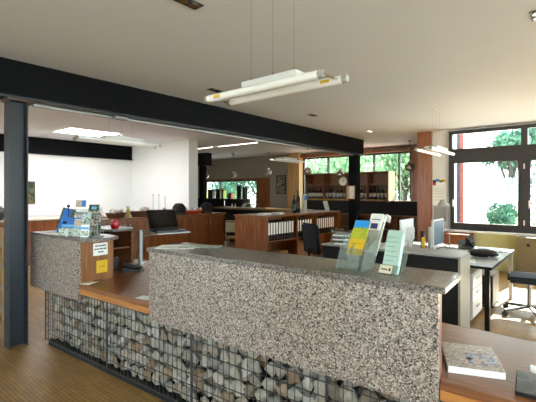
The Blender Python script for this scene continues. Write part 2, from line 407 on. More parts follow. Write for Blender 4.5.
# ------------------------------------------------------------------ reception counter
CA = math.radians(3.34); C0 = (-.53, 1.885)
def L(x, y, z=0):
    return (C0[0] + x*math.cos(CA) - y*math.sin(CA), C0[1] + x*math.sin(CA) + y*math.cos(CA), z)
TOP = 1.17
t = thing('granite_counter', 'long raised granite counter block with polished top above the stone base', 'counter', L(0, 0, 0), CA)
g = G(); g.box(-2.09, 0, -.032, -.004, .612, 1.138); g.obj('front_panel', m_granite, t, bevel=.002)
g = G(); g.box(-2.09, .0, .0, .035, .742, 1.138); g.obj('backing_board', m_panel, t)
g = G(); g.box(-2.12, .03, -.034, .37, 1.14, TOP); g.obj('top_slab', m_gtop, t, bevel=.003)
g = G()
for x in (-1.9, -1.0, -.25): g.box(x-.015, x+.015, .035, .3, 1.09, 1.138)
g.obj('bracket', m_steel2, t)
t = thing('granite_counter', 'short granite counter block beside the steel column, leaflets on top', 'counter', L(0, 0, 0), CA)
g = G(); g.box(-4.13, -3.14, -.032, -.004, .59, 1.138); g.obj('front_panel', m_granite, t, bevel=.002)
g = G(); pts = [(-4.13, -.034), (-3.08, -.034)] + [(-3.08+.11*math.sin(a)*1.0, .15-.184*math.cos(a)) for a in [PI*k/8 for k in range(1, 9)]] + [(-4.13, .34)]
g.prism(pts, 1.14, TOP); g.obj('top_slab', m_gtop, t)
g = G(); g.box(-3.175, -3.14, 0, .33, .742, 1.138); g.obj('side_panel', m_side, t, bevel=.002)
g = G(); g.box(-4.1, -3.175, 0, .03, .58, 1.138); g.obj('backing_board', m_panel, t)
t = thing('wooden_worktop', 'long walnut worktop at desk height running behind the granite blocks', 'worktop', L(0, 0, 0), CA)
g = G(); g.prism([(-3.9, .035), (-3.138, .035), (-3.138, -.02), (-2.095, -.02), (-2.095, 0), (.005, 0), (.005, -.02), (1.9, -.02), (1.9, .66), (-.16, .84), (-1.2, .9), (-3.2, 1.15), (-3.9, 1.15)], .7, .74)
g.obj('board', m_desk, t)
g = G(); g.box(-3.138, -2.095, -.022, .1, .655, .7); g.obj('front_edge', m_oak, t)
g = G(); g.box(.005, 1.9, -.022, .1, .655, .7); g.obj('front_edge', m_oak, t)
g = G(); g.box(-3.85, -3.8, .7, 1.1, 0, .7); g.box(-1.3, -1.25, .45, .85, 0, .7); g.box(1.82, 1.87, .45, .62, 0, .7); g.obj('side_panel', m_panel, t)

# gabion cages and stones
cages = [(-3.85, -2.72), (-2.715, -1.655), (-1.65, -.585), (-.58, .5), (.505, 1.6)]
names = ['leftmost wire gabion cage, its open end beside the steel column', 'wire gabion cage under the gap between the granite blocks', 'wire gabion cage under the long granite block, third from the steel column',
         'wire gabion cage under the right end of the long granite block', 'wire gabion cage beneath the right worktop ledge']
for (a, b), lab in zip(cages, names):
    t = thing('gabion_cage', lab, 'gabion cage', L(a, 0, 0), CA, 'gabion cages under the counter')
    w = b - a
    g = G(); n = round(w/.05)
    for i in range(n+1):
        x = w*i/n; r = .0017 if 0 < i < n else .005
        g.bar((x, .002, .06), (x, .002, .65), 2*r)
    for k in range(8):
        z = .065 + .082*k; g.bar((0, -.002, z), (w, -.002, z), .0045)
    g.obj('wire_mesh', m_wire, t)
    if a < -3.8:
        g = G()
        for i in range(9): g.bar((0, .03+.05*i, .06), (0, .03+.05*i, .65), .0045)
        for k in range(8): g.bar((-.002, 0, .065+.082*k), (-.002, .44, .065+.082*k), .0045)
        g.obj('end_mesh', m_wire, t)
    g = G(); g.box(.05 if a > -3.8 else .12, w-.002, .18, .44, .06, .64); g.obj('core', M_plain('painted_gap_shade', '#3d3934', .9, var=.4, scale=40), t)  # dark box behind the stones, shade between them put into its colour
    g = G(); g.box(.0, w, .03, .42, 0, .058); g.obj('plinth', m_blackm, t)
def rock(seed):
    r = random.Random(seed); bm = bmesh.new()
    for _ in range(13):
        a = r.uniform(0, 2*PI); z = r.uniform(-1, 1); q = math.sqrt(1-z*z)*r.uniform(.85, 1.1)
        bm.verts.new((q*math.cos(a), q*math.sin(a)*.8, z*r.uniform(.8, 1.05)))
    res = bmesh.ops.convex_hull(bm, input=bm.verts[:])
    bmesh.ops.delete(bm, geom=[v for v in res['geom_interior'] if isinstance(v, bmesh.types.BMVert)], context='VERTS')
    bmesh.ops.bevel(bm, geom=bm.edges[:], offset=.03, segments=1, affect='EDGES', clamp_overlap=True)
    bmesh.ops.recalc_face_normals(bm, faces=bm.faces)
    me = bpy.data.meshes.new('rubble_stone'); bm.to_mesh(me); bm.free(); me.materials.append(m_stone); return me
rocks = [rock(s) for s in range(12)]
TH = math.radians(39.5)
def inframe(x, y, z):
    d = -x*math.sin(TH) + y*math.cos(TH); l = x*math.cos(TH) + y*math.sin(TH)
    return 268 + 390*l/d, 192 - 390*(z-1.6)/d
cnt = 0
cw, ch = .094, .094
def add_rock(x, y, z, sx, sz, r):
    global cnt
    o = bpy.data.objects.new('rubble_stone', rocks[r.randrange(12)]); COL.objects.link(o)
    o.location = L(x, y, z); o.scale = (sx, .038, sz)
    o.rotation_euler = (r.uniform(-.15, .15), r.uniform(-.5, .5), CA + r.uniform(-.2, .2))
    tag(o, 'pale angular limestone rubble stone packed in the wire gabion base', 'stone', 'rubble stones in the gabion cages'); cnt += 1
r = random.Random(3)
for row in range(6):
    z = .108 + row*ch
    x = -3.80 + (row % 2)*cw/2
    while x < -.15:
        px, py = inframe(*L(x, .05, z))
        vis = py < 430 and px < 455 and not (z > .64 and (x > -2.1 or x < -3.25))
        if vis: add_rock(x + r.uniform(-.01, .01), .062 + r.uniform(0, .02), z + r.uniform(-.008, .008), cw*r.uniform(.52, .72), ch*r.uniform(.54, .76), r)
        x += cw * r.uniform(.9, 1.08)
# second layer, seen in the gaps of the first
for row in range(5):
    z = .15 + row*.112
    x = -3.76 + (row % 2)*.06
    while x < -.3:
        px, py = inframe(*L(x, .05, z))
        if py < 415 and px < 450 and not (z > .6 and (x > -2.1 or x < -3.25)):
            add_rock(x + r.uniform(-.015, .015), .128, z + r.uniform(-.01, .01), .072, .07, r)
        x += .118
for k in range(6):
    for j in range(2):
        o = bpy.data.objects.new('rubble_stone', rocks[r.randrange(12)]); COL.objects.link(o)
        o.location = L(-3.82, .2+.11*j, .1+k*ch); o.scale = (.05, .055, .046)
        tag(o, 'pale angular limestone rubble stone packed in the wire gabion base', 'stone', 'rubble stones in the gabion cages')

# --- signs on the left block's side panel (plane faces +x local)
def sign(loc, w, h, mat, lines, lab, ink=m_ink):
    t = thing('notice', lab, 'sign', loc, CA)
    g = G(); g.box(0, .002, -w/2, w/2, -h/2, h/2); g.obj('sheet', mat, t)
    g = G()
    for (z, segs) in lines:
        for (a, b) in segs: g.box(.002, .0026, a*w/2, b*w/2, z*h/2-h*.045, z*h/2+h*.045)
    g.obj('lettering', ink, t)
sign(L(-3.137, .19, 1.045), .15, .12, m_paper, [(.55, [(-.75, -.35), (-.28, .05), (.12, .75)]), (.05, [(-.85, -.55), (-.48, -.2), (-.1, .3), (.38, .85)]), (-.45, [(-.35, .0), (.08, .4)])],
     'white notice with black text on the wooden side of the counter block')
sign(L(-3.137, .205, .875), .115, .12, m_yellow, [(.0, [(-.5, -.1), (0, .5)])], 'yellow square note stuck below the white notice', M_plain('faint_orange_ink', '#b08412', .6))

# ------------------------------------------------------------------ things on the worktop and counters
def booklet(name, lab, cat, loc, rz, w, d, h, cover, pages=m_paper, group=None):
    t = thing(name, lab, cat, loc, rz, group)
    g = G(); g.box(-w/2+.003, w/2-.002, -d/2+.002, d/2-.002, .001, h-.001); g.obj('pages', pages, t)
    g = G(); g.box(-w/2, w/2, -d/2, d/2, h-.001, h+.001); g.obj('cover', cover, t)
    return t
b = booklet('catalogue', 'thick softcover catalogue with a town photo cover on the right ledge', 'book', L(.085, .275, .7405), CA+math.radians(17), .245, .31, .034, m_cover)
g = G(); g.box(-.02, .1, -.1, .05, .0352, .0356); g.box(-.1, .0, -.05, -.03, .0352, .0356); x = g.obj('cover_picture', M_print('cover_inset', ['#8a6a54', '#4f83b8', '#c7a184', '#a5a19a', '#5f8f4a'], 30), b)
b = booklet('book', 'dark hardcover book at the right edge of the wooden ledge', 'book', L(.41, .16, .7405), CA+math.radians(2), .25, .235, .016, m_cover2)
g = G(); g.box(-.125, .125, -.1175, -.1145, 0, .017); g.box(-.125, -.122, -.1175, .1175, 0, .017); g.obj('back_cover', m_black, b)
t = thing('card_box', 'tiny white card box standing behind the dark book', 'box', L(.352, .335, .7405), CA)
g = G(); g.box(-.02, .03, -.012, .012, 0, .03); g.obj('carton', m_paper, t, bevel=.001)

# papers on the long counter
t = thing('brochure', 'open white brochure lying on the long granite top', 'brochure', L(-1.95, .13, TOP+.0005), CA+math.radians(35))
g = G(); g.box(-.15, 0, -.1, .1, 0, .003); g.box(0, .15, -.1, .1, 0, .002); g.obj('page', m_paper, t)
g = G(); g.box(.02, .13, -.08, .02, .0021, .0026); g.obj('picture', M_plain('grey_print', '#a9b0b0', .5), t)
t = thing('brochure', 'green and blue printed brochure overlapping the white one', 'brochure', L(-1.78, .24, TOP+.0045), CA+math.radians(28))
g = G(); g.box(-.14, .14, -.08, .08, 0, .003); g.obj('page', m_leafl, t)
t = thing('pen', 'thin dark pen on the white brochure', 'pen', L(-2.07, .2, TOP+.005), CA+math.radians(50))
g = G(); g.cyl((-.06, 0, .005), (.05, 0, .005), .004, n=8); g.obj('barrel', m_black, t)
g = G(); g.cyl((.05, 0, .005), (.065, 0, .005), .004, .001, n=8); g.obj('tip', m_redp, t)

# acrylic leaflet holders on the long counter
lean = math.radians(30)
HR = math.radians(-8)
def HL(x, y):
    """point in the tiered holder's own frame -> counter frame"""
    return (-.47 + x*math.cos(HR) - y*math.sin(HR), .07 + x*math.sin(HR) + y*math.cos(HR))
def RX(a): return Matrix.Rotation(a, 4, 'X')
t = thing('leaflet_holder', 'clear acrylic tiered leaflet holder on the long granite top', 'leaflet holder', L(-.47, .07, TOP), CA+HR)
def lean_box(g, x0, x1, y, z0, z1, th, dy=0):
    M = Matrix.Translation((0, y, 0)) @ RX(-lean)
    return g.box(x0, x1, -th/2, th/2, z0, z1, M)
g = G(); lean_box(g, -.1, .03, .05, .01, .2, .003); g.obj('back_plate', m_hol, t)
g = G(); lean_box(g, -.1, .03, .005, .005, .13, .003); g.obj('front_plate', m_hol, t)
g = G(); lean_box(g, -.04, .06, .13, .01, .29, .003); g.obj('upper_back_plate', m_hol, t)
g = G(); lean_box(g, -.04, .06, .095, .01, .24, .003); g.obj('upper_front_plate', m_hol, t)
g = G(); g.box(-.1, .06, -.01, .15, 0, .004); g.obj('base', m_hol2, t)
for x in (-.1, -.04, .06):
    g = G()
    y1 = .05 if x < -.09 else .13
    g.prism([(-.0, .004), (y1, .004), (y1+.09, .2), (.045, .11)], 0, .003, Matrix(((0,0,1,x),(1,0,0,0),(0,1,0,0),(0,0,0,1))))
    g.obj('side_plate', m_hol2, t)
def leaned(name, lab, x, y, z0, w, h, parts, th=.006, base=None, rz=0):
    t = thing(name, lab, 'leaflet', L(*HL(x, y), TOP), CA+HR)
    M = RX(-lean)
    g = G(); g.box(-w/2, w/2, -th/2, th/2, z0, z0+h, M); g.obj('sheet', base or m_paper, t)
    for nm, mt, (a, b, c, d) in parts:
        g = G(); g.box(-w/2+a*w, -w/2+b*w, -th/2-.0008, -th/2-.0001, z0+c*h, z0+d*h, M); g.obj(nm, mt, t)
    return t
leaned('leaflet', 'yellow leaflet with blue sky and rapeseed field in the acrylic holder', -.03, .03, .088, .098, .215,
       [('sky_print', M_plain('sky_blue_print', '#2f9be6', .4), (0, 1, .78, 1)), ('field_print', m_flow, (0, 1, .45, .78)), ('yellow_print', M_plain('yellow_print', '#e3bd2a', .4), (0, 1, 0, .45)), ('text_line', M_plain('ochre_ink', '#9d8420', .5), (.15, .85, .3, .325))], base=m_yellow)
leaned('leaflet', 'white leaflet with a dark blue emblem, in the higher pocket of the holder', .008, .112, .1, .08, .245,
       [('emblem', M_plain('violet_blue_print', '#3b4a86', .4), (.2, .75, .6, .74)), ('text_line', m_grey, (.15, .85, .83, .86))])
leaned('leaflet', 'plain pale leaflets in the right pocket of the tiered holder', .035, .145, .08, .03, .25, [('fold', m_lgrey, (.4, .55, 0, 1))], th=.012)

t = thing('leaflet_holder', 'small acrylic holder near the right end of the counter', 'leaflet holder', L(-.275, .09, TOP), CA+HR)
g = G(); lean_box(g, -.052, .052, .075, .004, .13, .003); lean_box(g, -.052, .052, -.002, .004, .055, .003); g.box(-.052, .052, -.012, .08, 0, .004)
g.obj('pocket', m_hol2, t)
g = G(); g.box(-.05, .02, -.0028, -.0018, .006, .05, Matrix.Translation((0, -.003, 0)) @ RX(-lean)); x = g.obj('label_card', m_cream, t)
g = G(); g.box(-.04, -.005, -.0036, -.0029, .024, .03, Matrix.Translation((0, -.003, 0)) @ RX(-lean)); g.box(.002, .012, -.0036, -.0029, .02, .036, Matrix.Translation((0, -.003, 0)) @ RX(-lean)); g.obj('label_text', m_ink, x)
t = thing('leaflet_stack', 'stack of mint green leaflets bowing forward in the small acrylic holder', 'leaflets', L(-.275, .09, TOP), CA+HR)
prof = []
for k in range(10):
    s = k/9; yy = .02 + .07*s + (.02 if s > .7 else 0)*((s-.7)/.3)**2 - 0; prof.append((yy + .012*math.sin(s*PI), .008 + .215*s))
g = G(); M = Matrix(((0,0,1,0),(1,0,0,0),(0,1,0,0),(0,0,0,1)))
poly = [(y-.012, z) for y, z in prof] + [(y+.012+.004, z-.004) for y, z in prof[::-1]]
a_ = [g.bm.verts.new((-.043, y, z)) for y, z in poly]; b_ = [g.bm.verts.new((.043, y, z)) for y, z in poly]
nq = len(poly); npf = len(prof)
for i in range(nq): g.bm.faces.new((a_[i], a_[(i+1)%nq], b_[(i+1)%nq], b_[i]))
for i in range(npf-1):
    j = nq-1-i
    g.bm.faces.new((a_[i], a_[i+1], a_[j-1], a_[j])); g.bm.faces.new((b_[j], b_[j-1], b_[i+1], b_[i]))
g.obj('sheets', m_mint, t)
g = G()
for k in (2, 3, 4, 5, 6, 7):
    y, z = prof[k]; y2, z2 = prof[k+1]
    zz = (z+z2)/2; yy = (y+y2)/2 - .0125
    g.box(-.036, .03 - .008*(k % 3), yy-.0012, yy, zz-.0018, zz+.0018)
g.obj('text_line', m_mintd, t)
g = G(); y, z = prof[9]; g.box(.02, .034, y-.0135, y-.0125, z-.016, z-.006); g.obj('crest', m_ink, t)

# left counter block: leaflets
def card(name, lab, x, y, w, h, mat, z0=TOP, rz=0, ln=.25, th=.008, parts=(), roll=0, cat='leaflet'):
    t = thing(name, lab, cat, L(x, y, z0+.001), CA+rz)
    M = RX(-ln) @ Matrix.Rotation(roll, 4, 'Y')
    zo = abs(math.sin(roll))*w/2
    M = Matrix.Translation((0, 0, zo)) @ M
    g = G(); g.box(-w/2, w/2, -th/2, th/2, 0, h, M); g.obj('sheet', mat, t)
    for nm, mt, (a, b, c, d) in parts:
        g = G(); g.box(-w/2+a*w, -w/2+b*w, -th/2-.001, -th/2-.0002, c*h, d*h, M); g.obj(nm, mt, t)
    return t
r0 = math.radians(32)     # turned towards the entrance
card('poster_card', 'dark green oval-edged display card with harbour print, left of the blue leaflets', -3.74, .12, .15, .25, m_leafl2, rz=r0, roll=.18, th=.012, cat='display card')
card('leaflet', 'tall bright blue folded leaflet leaning in the left leaflet group', -3.65, .05, .075, .26, m_blue, rz=r0, roll=.22, parts=[('title_bar', m_lblue, (.15, .85, .45, .55))])
card('leaflet', 'wide blue leaflet with a pale stripe in front of the left leaflet group', -3.45, .06, .19, .105, m_blue, rz=r0, z0=TOP+.07, ln=.2, parts=[('pale_stripe', m_lblue, (.0, 1, .1, .35)), ('photo', m_navy, (.05, .25, .4, .65))])
card('leaflet', 'leaflet with green meadow print, lowest in the left group', -3.45, .02, .17, .075, m_leafl, rz=r0, ln=.2)
card('postcard', 'small postcard with a blue corner topping the leaflet rack', -3.52, .2, .11, .075, m_leafl3, z0=TOP+.27, rz=r0, ln=.1, parts=[('blue_corner', m_blue, (.6, 1, .1, .95))], cat='postcard')
card('leaflet', 'leaflet with a red roof print behind the wide blue leaflet', -3.42, .15, .13, .2, m_leafl3, rz=r0, ln=.12, parts=[('red_band', m_redp, (.1, .9, .62, .72))])
card('leaflet', 'white leaflet with village pictures beside the wide blue leaflet', -3.27, .03, .085, .17, m_leafl3, rz=r0, ln=.2, parts=[('blue_band', m_lblue, (0, 1, .45, .56)), ('green_print', m_leafl, (.1, .8, .1, .4))])
card('leaflet', 'pale leaflet with green print, tallest beside the wire rack', -3.3, .14, .09, .21, m_leafl, rz=r0, ln=.1)
card('leaflet', 'white leaflet with a blue stripe at the right end of the group', -3.18, .05, .08, .12, m_paper, rz=r0, ln=.2, parts=[('blue_band', m_lblue, (0, 1, .6, .8)), ('picture', m_leafl, (.05, .95, .08, .5))])
card('leaflet', 'green valley leaflet directly behind the tall blue leaflet', -3.6, .24, .12, .22, m_leafl, rz=r0, ln=.1)
card('leaflet', 'dark photo leaflet between the green leaflets and the wire spinner', -3.24, .2, .1, .2, m_leafl2, rz=r0, ln=.1, z0=TOP+.02, parts=[('pale_band', m_paper, (0, 1, .55, .68))])
card('leaflet', 'cream leaflet peeking out at the upper back of the leaflet group', -3.36, .26, .1, .25, m_leafl3, rz=r0, ln=.05)
t = thing('leaflet_rack', 'tiered clear rack holding the colourful leaflets on the left counter', 'leaflet rack', L(-3.45, .2, TOP), CA+r0)
g = G()
for k, (y, z) in enumerate(((-.04, .1), (.0, .17), (.03, .26))): g.box(-.16, .16, y, y+.003, 0, z)
g.box(-.16, .16, -.05, .04, 0, .004); g.obj('pocket', m_hol, t)
g = G(); g.cyl((-.17, 0, 0), (-.17, 0, .27), .004, n=8); g.sph((-.17, 0, .285), .016); g.obj('post', m_black, t)
t = thing('wire_rack', 'tall wire brochure spinner right of the leaflet group', 'brochure stand', L(-3.14, .16, TOP), CA)
g = G(); g.cyl((0, 0, 0), (0, 0, .01), .06); g.cyl((0, 0, 0), (0, 0, .3), .005, n=8)
for k in range(6):
    a = k*PI/3; c, s = .05*math.cos(a), .05*math.sin(a)
    g.tube([(c, s, .02), (c*1.25, s*1.25, .12), (c, s, .22), (c*.6, s*.6, .29)], .0025, 6)
for z in (.05, .12, .2): 
    pts = [(.058*math.cos(2*PI*i/12), .058*math.sin(2*PI*i/12), z) for i in range(13)]; g.tube(pts, .002, 5)
g.obj('frame', m_grey, t)
card('postcard', 'dark postcard with a blue centre on top of the wire spinner', -3.14, .12, .1, .07, m_leafl2, z0=TOP+.24, rz=r0, ln=.3, parts=[('blue_centre', m_lblue, (.3, .8, .35, .7))], cat='postcard')
card('leaflet', 'brown printed leaflet slanting in the wire spinner', -3.2, .12, .05, .16, M_print('brown_print', ['#4a3a34', '#8a7a70', '#d5d0c8', '#5a4a40'], 40), z0=TOP+.05, rz=r0, roll=.5)
t = tag(G().box(-.09, .09, -.07, .07, 0, .004).obj('paper_sheet', m_paper, loc=L(-3.95, .13, TOP+.001), rz=CA), 'blank white paper sheet lying on the left counter block beside the column', 'paper')
g = G(); g.box(-.012, .012, -.012, .012, 0, .07); tag(g.obj('glue_stick', m_wplast, loc=L(-3.385, -.015, TOP+.001), rz=CA, bevel=.003), 'small white plastic stick standing before the leaflets', 'stick')

# second raised shelf behind the left block
t = thing('shelf_unit', 'open dark desk-side shelf with rounded granite top behind the left block', 'shelf unit', L(-4.0, .62, 0), CA)
g = G(); pts = [(-.2, -.02), (.25, -.02)] + [(.25+.13*math.sin(a), .16-.18*math.cos(a)) for a in [PI*k/8 for k in range(1, 9)]] + [(-.2, .34)]
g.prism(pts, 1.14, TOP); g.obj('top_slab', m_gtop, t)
g = G(); g.box(-.2, .3, .3, .33, .742, 1.138); g.obj('side_panel', m_redh, t)
g = G(); g.box(-.2, .28, .0, .02, .742, 1.138); g.box(-.2, -.18, .02, .3, .742, 1.138); g.obj('carcass', m_blackm, t)
g = G(); g.box(-.18, .27, .02, .3, .93, .945); g.obj('shelf', m_redh, t)
t = thing('red_ball', 'red round jar on the granite shelf top behind the leaflets', 'jar', L(-3.76, .74, TOP))
g = G(); g.lathe([(0, 0), (.035, 0), (.048, .02), (.052, .05), (.045, .085), (.02, .098), (0, .1)]); g.obj('body', m_redp, t, smooth=True)
g = G(); g.cyl((0, 0, .095), (0, 0, .108), .008); g.obj('knob', m_redp, t)
t = thing('waste_bin', 'dark grey box standing on the worktop below the open shelf', 'box', L(-3.5, .5, .7405), CA)
g = G(); g.prism([(-.06, -.08), (.06, -.08), (.06, .08), (-.06, .08)], 0, .006); 
g.box(-.06, -.054, -.08, .08, .006, .15); g.box(.054, .06, -.08, .08, .006, .15); g.box(-.054, .054, -.08, -.074, .006, .15); g.box(-.054, .054, .074, .08, .006, .15)
g.obj('body', M_plain('dark_grey_plastic', '#131314', .6), t)
t = thing('leaflet_pile', 'small cream leaflet pile at the foot of the wooden side panel', 'leaflets', L(-3.13, .1, .7405), CA+.3)
g = G(); g.box(-.05, .05, -.1, .07, 0, .008); g.obj('sheets', m_cream, t)
g = G(); g.box(-.03, .09, .0, .1, .0085, .011); g.obj('top_sheet', m_card, t)
g = G(); g.box(-.09, .06, -.04, .05, 0, .002); tag(g.obj('paper_sheet', m_paper, loc=L(-2.23, .06, .7405), rz=CA+.25), 'white sheet at the left foot of the long granite block', 'paper')
# telephone on the worktop
def telephone(lab, loc, rz):
    t = thing('telephone', lab, 'telephone', loc, rz)
    g = G(); g.prism([(-.09, 0), (.09, 0), (.09, .02), (-.09, .075)], -.08, .08, Matrix(((1,0,0,0),(0,0,1,0),(0,1,0,0),(0,0,0,1)))); g.obj('base', m_black, t, bevel=.004)
    g = G(); g.box(-.1, .09, -.03, .03, 0, .025, Matrix.Translation((0, .055, .065)) @ Matrix.Rotation(.3, 4, 'Y')); 
    g.sph((-.08, .055, .085), .03, (1, 1, .7)); g.sph((.08, .055, .04), .03, (1, 1, .7)); g.obj('handset', m_handset, t, smooth=True)
    g = G(); g.tube([(.09, .06, .02), (.12, .04, .01), (.13, 0, .008), (.1, -.06, .008)], .005, 6); g.obj('cord', m_black, t)
    return t
telephone('black telephone lying on the walnut worktop between the granite blocks', (-3.84, 2.33, .7405), .9).scale = (1.0, 1.0, .7)

# laptop on its pole stand
lp = (-4.16, 2.64)
t = thing('laptop_stand', 'silver pole stand with swivel arm carrying the laptop', 'stand', (*lp, .7405), 0)
g = G(); g.cyl((0, 0, 0), (0, 0, .012), .055); g.obj('base', m_chrome, t, smooth=True)
g = G(); g.cyl((0, 0, .012), (0, 0, .40), .028, n=20); g.obj('pole', M_plain('satin_steel', '#b4bab8', .3, .5), t, smooth=True)
g = G(); g.tube([(0, 0, .385), (.1, .06, .385), (.2, .1, .385)], .014, 10); g.tube([(0, 0, .33), (.14, .08, .345), (.28, .12, .375)], .008, 8); g.obj('arm', m_grey, t)
ta = math.radians(-14)
nx, ny = math.cos(ta), math.sin(ta)
hc = (-3.90, 2.795)        # hinge centre
tx, ty = hc[0]+nx*.12-lp[0], hc[1]+ny*.12-lp[1]
M = Matrix.Translation((tx, ty, .39)) @ Matrix.Rotation(ta, 4, 'Z')
g = G(); g.box(-.15, .19, -.2, .2, 0, .01, M); g.obj('tray', m_alu, t, bevel=.003)
t = thing('laptop', 'open black laptop on the silver swivel stand', 'laptop', (hc[0], hc[1], .7405+.401), ta)
g = G(); g.box(.0, .24, -.18, .18, .001, .022); g.obj('base', m_black, t, bevel=.004)
g = G(); g.box(.03, .13, -.16, .16, .022, .024); g.obj('keyboard', m_blackm, t)
M = Matrix.Translation((0, 0, .02)) @ Matrix.Rotation(math.radians(-25), 4, 'Y')
g = G(); g.box(-.012, .0, -.18, .18, 0, .25, M); s = g.obj('lid', m_black, t, bevel=.003)
g = G(); g.box(.0005, .0015, -.168, .168, .015, .238, M); g.obj('screen', m_scroff, s)

# ------------------------------------------------------------------ left room furniture
t = thing('sideboard', 'long reddish walnut sideboard with gift baskets on top', 'sideboard', (-7.5, 3.87, 0))
g = G(); g.box(-.38, -.02, 0, 3.42, .06, 1.02); g.obj('body', m_red, t)
g = G(); g.box(-.39, .01, -.02, 3.44, 1.02, 1.05); g.obj('top', m_redh, t)
g = G(); g.box(-.36, -.06, .04, 3.38, 0, .06); g.obj('plinth', m_blackm, t)
for k in range(6):
    y = .01 + k*.568
    g = G(); g.box(-.02, 0, y, y+.558, .08, .985); d = g.obj('door', m_red, t, bevel=.003)
    g = G(); yy = y + (.5 if k % 2 == 0 else .06); g.bar((.02, yy, .78), (.02, yy, .92), .012); g.box(0, .02, yy-.005, yy+.005, .79, .8); g.box(0, .02, yy-.005, yy+.005, .9, .91); g.obj('handle', m_alu, d)
def basket(name, lab, y, w, mat, h=.11, x=-7.7, gift=True):
    t = thing(name, lab, 'basket', (x, y*.967, 1.051), 0)
    g = G(); g.lathe([(0, 0), (w*.36, 0), (w*.5, h), (w*.46, h), (w*.34, .012), (0, .012)], n=20, M=Matrix.Diagonal((.62, 1, 1, 1))); g.obj('bowl', mat, t)
    g = G(); rr = random.Random(int(y*100))
    for _ in range(11): g.sph((rr.uniform(-.1, .1)*w/.5, rr.uniform(-.17, .17)*w/.5, h+rr.uniform(-.03, .05)), rr.uniform(.035, .06), (1, 1.1, .9), 8)
    g.obj('wrapped_goods', m_film, t)
    return t
basket('gift_basket', 'brown gift basket with wrapped goods, leftmost on the sideboard', 4.45, .46, m_basket)
basket('gift_basket', 'wider brown gift basket with foil wrapping beside the yellow figurine', 5.05, .52, m_basket, .13)
t = thing('figurine', 'small yellow and white figurine between the two brown baskets', 'figurine', (-7.68, 4.57, 1.051))
g = G(); g.lathe([(0, 0), (.05, 0), (.04, .04), (.055, .1), (.035, .16), (.02, .19), (0, .2)], n=12); g.obj('body', M_plain('pale_yellow_cloth', '#b9a95a', .7), t, smooth=True)
g = G(); g.sph((0, 0, .225), .04); g.obj('head', m_cream, t, smooth=True)
basket('gift_basket', 'low orange red basket holding packets, right end of the sideboard', 6.5, .74, m_orange, .09, x=-7.7)
for k, (y, h) in enumerate(((5.5, .48), (5.66, .47), (5.84, .42))):
    lab = ['tallest left one of three thin metal rods behind the laptop', 'middle one of three thin metal rods behind the laptop', 'shortest right one of three thin metal rods behind the laptop'][k]
    t = thing('metal_rod', lab, 'rod', (-7.8, y*.96, 1.051), 0, 'thin rods on the sideboard')
    g = G(); g.cyl((0, 0, .01), (0, 0, h), .007, n=8); g.obj('rod', m_grey, t)
    g = G(); g.cyl((0, 0, 0), (0, 0, .01), .04); g.obj('foot', m_grey, t)
    g = G(); g.sph((0, 0, h+.01), .016, n=10); g.obj('finial', m_chrome, t)
t = thing('packet_tray', 'clear bundle of small packets standing right behind the laptop screen', 'packets', (-7.72, 5.73, 1.051))
g = G(); rr = random.Random(5)
for _ in range(14): g.sph((rr.uniform(-.08, .08), rr.uniform(-.28, .28), rr.uniform(.04, .13)), rr.uniform(.03, .055), n=8)
g.obj('packets', m_film, t); g = G(); g.box(-.1, .1, -.3, .3, 0, .04); g.obj('tray', m_basket, t)
# round-backed dark chairs behind the sideboard
def bistro_chair(lab, loc, rz, group='dark round-backed chairs'):
    t = thing('bistro_chair', lab, 'chair', loc, rz, group)
    g = G(); g.cyl((0, 0, .44), (0, 0, .47), .21, n=20); g.obj('seat', m_brown, t)
    for sx in (-1, 1):
        for sy in (-1, 1):
            g = G(); g.cyl((sx*.15, sy*.15, .44), (sx*.19, sy*.19, 0), .014, n=8); g.obj('leg', m_brown, t)
    g = G()
    for k in range(9):
        a = -PI/2 + PI*k/8
        c, s = .2*math.cos(a), .22*math.sin(a)
        if k < 8:
            b = a + PI/8
            p0 = (-.18-.03*math.cos(a), .2*math.sin(a), .78+.1*math.cos(a)); p1 = (-.18-.03*math.cos(b), .2*math.sin(b), .78+.1*math.cos(b)); g.cyl(p0, p1, .014, n=8)
    g.cyl((-.17, -.2, .45), (-.18, -.2, .78), .013, n=8); g.cyl((-.17, .2, .45), (-.18, .2, .78), .013, n=8)
    g.box(-.2, -.19, -.16, .16, .6, .82); g.obj('backrest', m_brown, t)
    return t
def hat(lab, y, z=1.051, x=-8.1):
    t = thing('round_hat', lab, 'hat', (x, y, z)); 
    g = G(); g.lathe([(0, .28), (.09, .27), (.15, .2), (.17, .1), (.17, 0), (0, 0)], n=16); g.obj('crown', M_plain('black_felt', '#120e0d', .9), t, smooth=True)
    g = G(); g.lathe([(.172, .02), (.176, .02), (.176, .05), (.172, .05)], n=16); g.obj('band', m_brown, t)
    return t
hat('round black dome behind the orange red basket', 5.94, x=-7.7)
hat('round dark brown dome at the right end of the sideboard', 6.82, x=-7.7)

t = thing('low_cabinet', 'brown low cabinet with pale top along the left room white wall', 'cabinet', (-10.53, -1.0, 0))
g = G(); g.box(.02, 1.1, 0, 6.6, 0, .97); g.obj('body', m_red, t)
g = G(); g.box(0, 1.13, -.02, 6.62, .97, 1.0); g.obj('top', M_plain('pale_rosy_laminate', '#cdbfb2', .5), t)
g = G()
for k in range(9): g.box(1.1, 1.115, .02+k*.73, .02+k*.73+.71, .08, .95)
g.obj('door', m_red, t)
t = thing('framed_picture', 'small framed tree photograph on the white wall of the left room', 'picture', (-10.54, 3.6, 1.585))
g = G(); g.box(0, .015, -.14, .14, -.26, .26); g.obj('print', m_pic, t)
g = G(); g.box(0, .025, -.155, -.14, -.27, .27); g.box(0, .025, .14, .155, -.27, .27); g.box(0, .025, -.14, .14, .26, .275); g.box(0, .025, -.14, .14, -.275, -.26); g.obj('frame', m_brown, t)
t = thing('brochure_rack', 'wide magazine rack at the left edge beside the steel column', 'magazine rack', (-5.75, 1.0, 0))
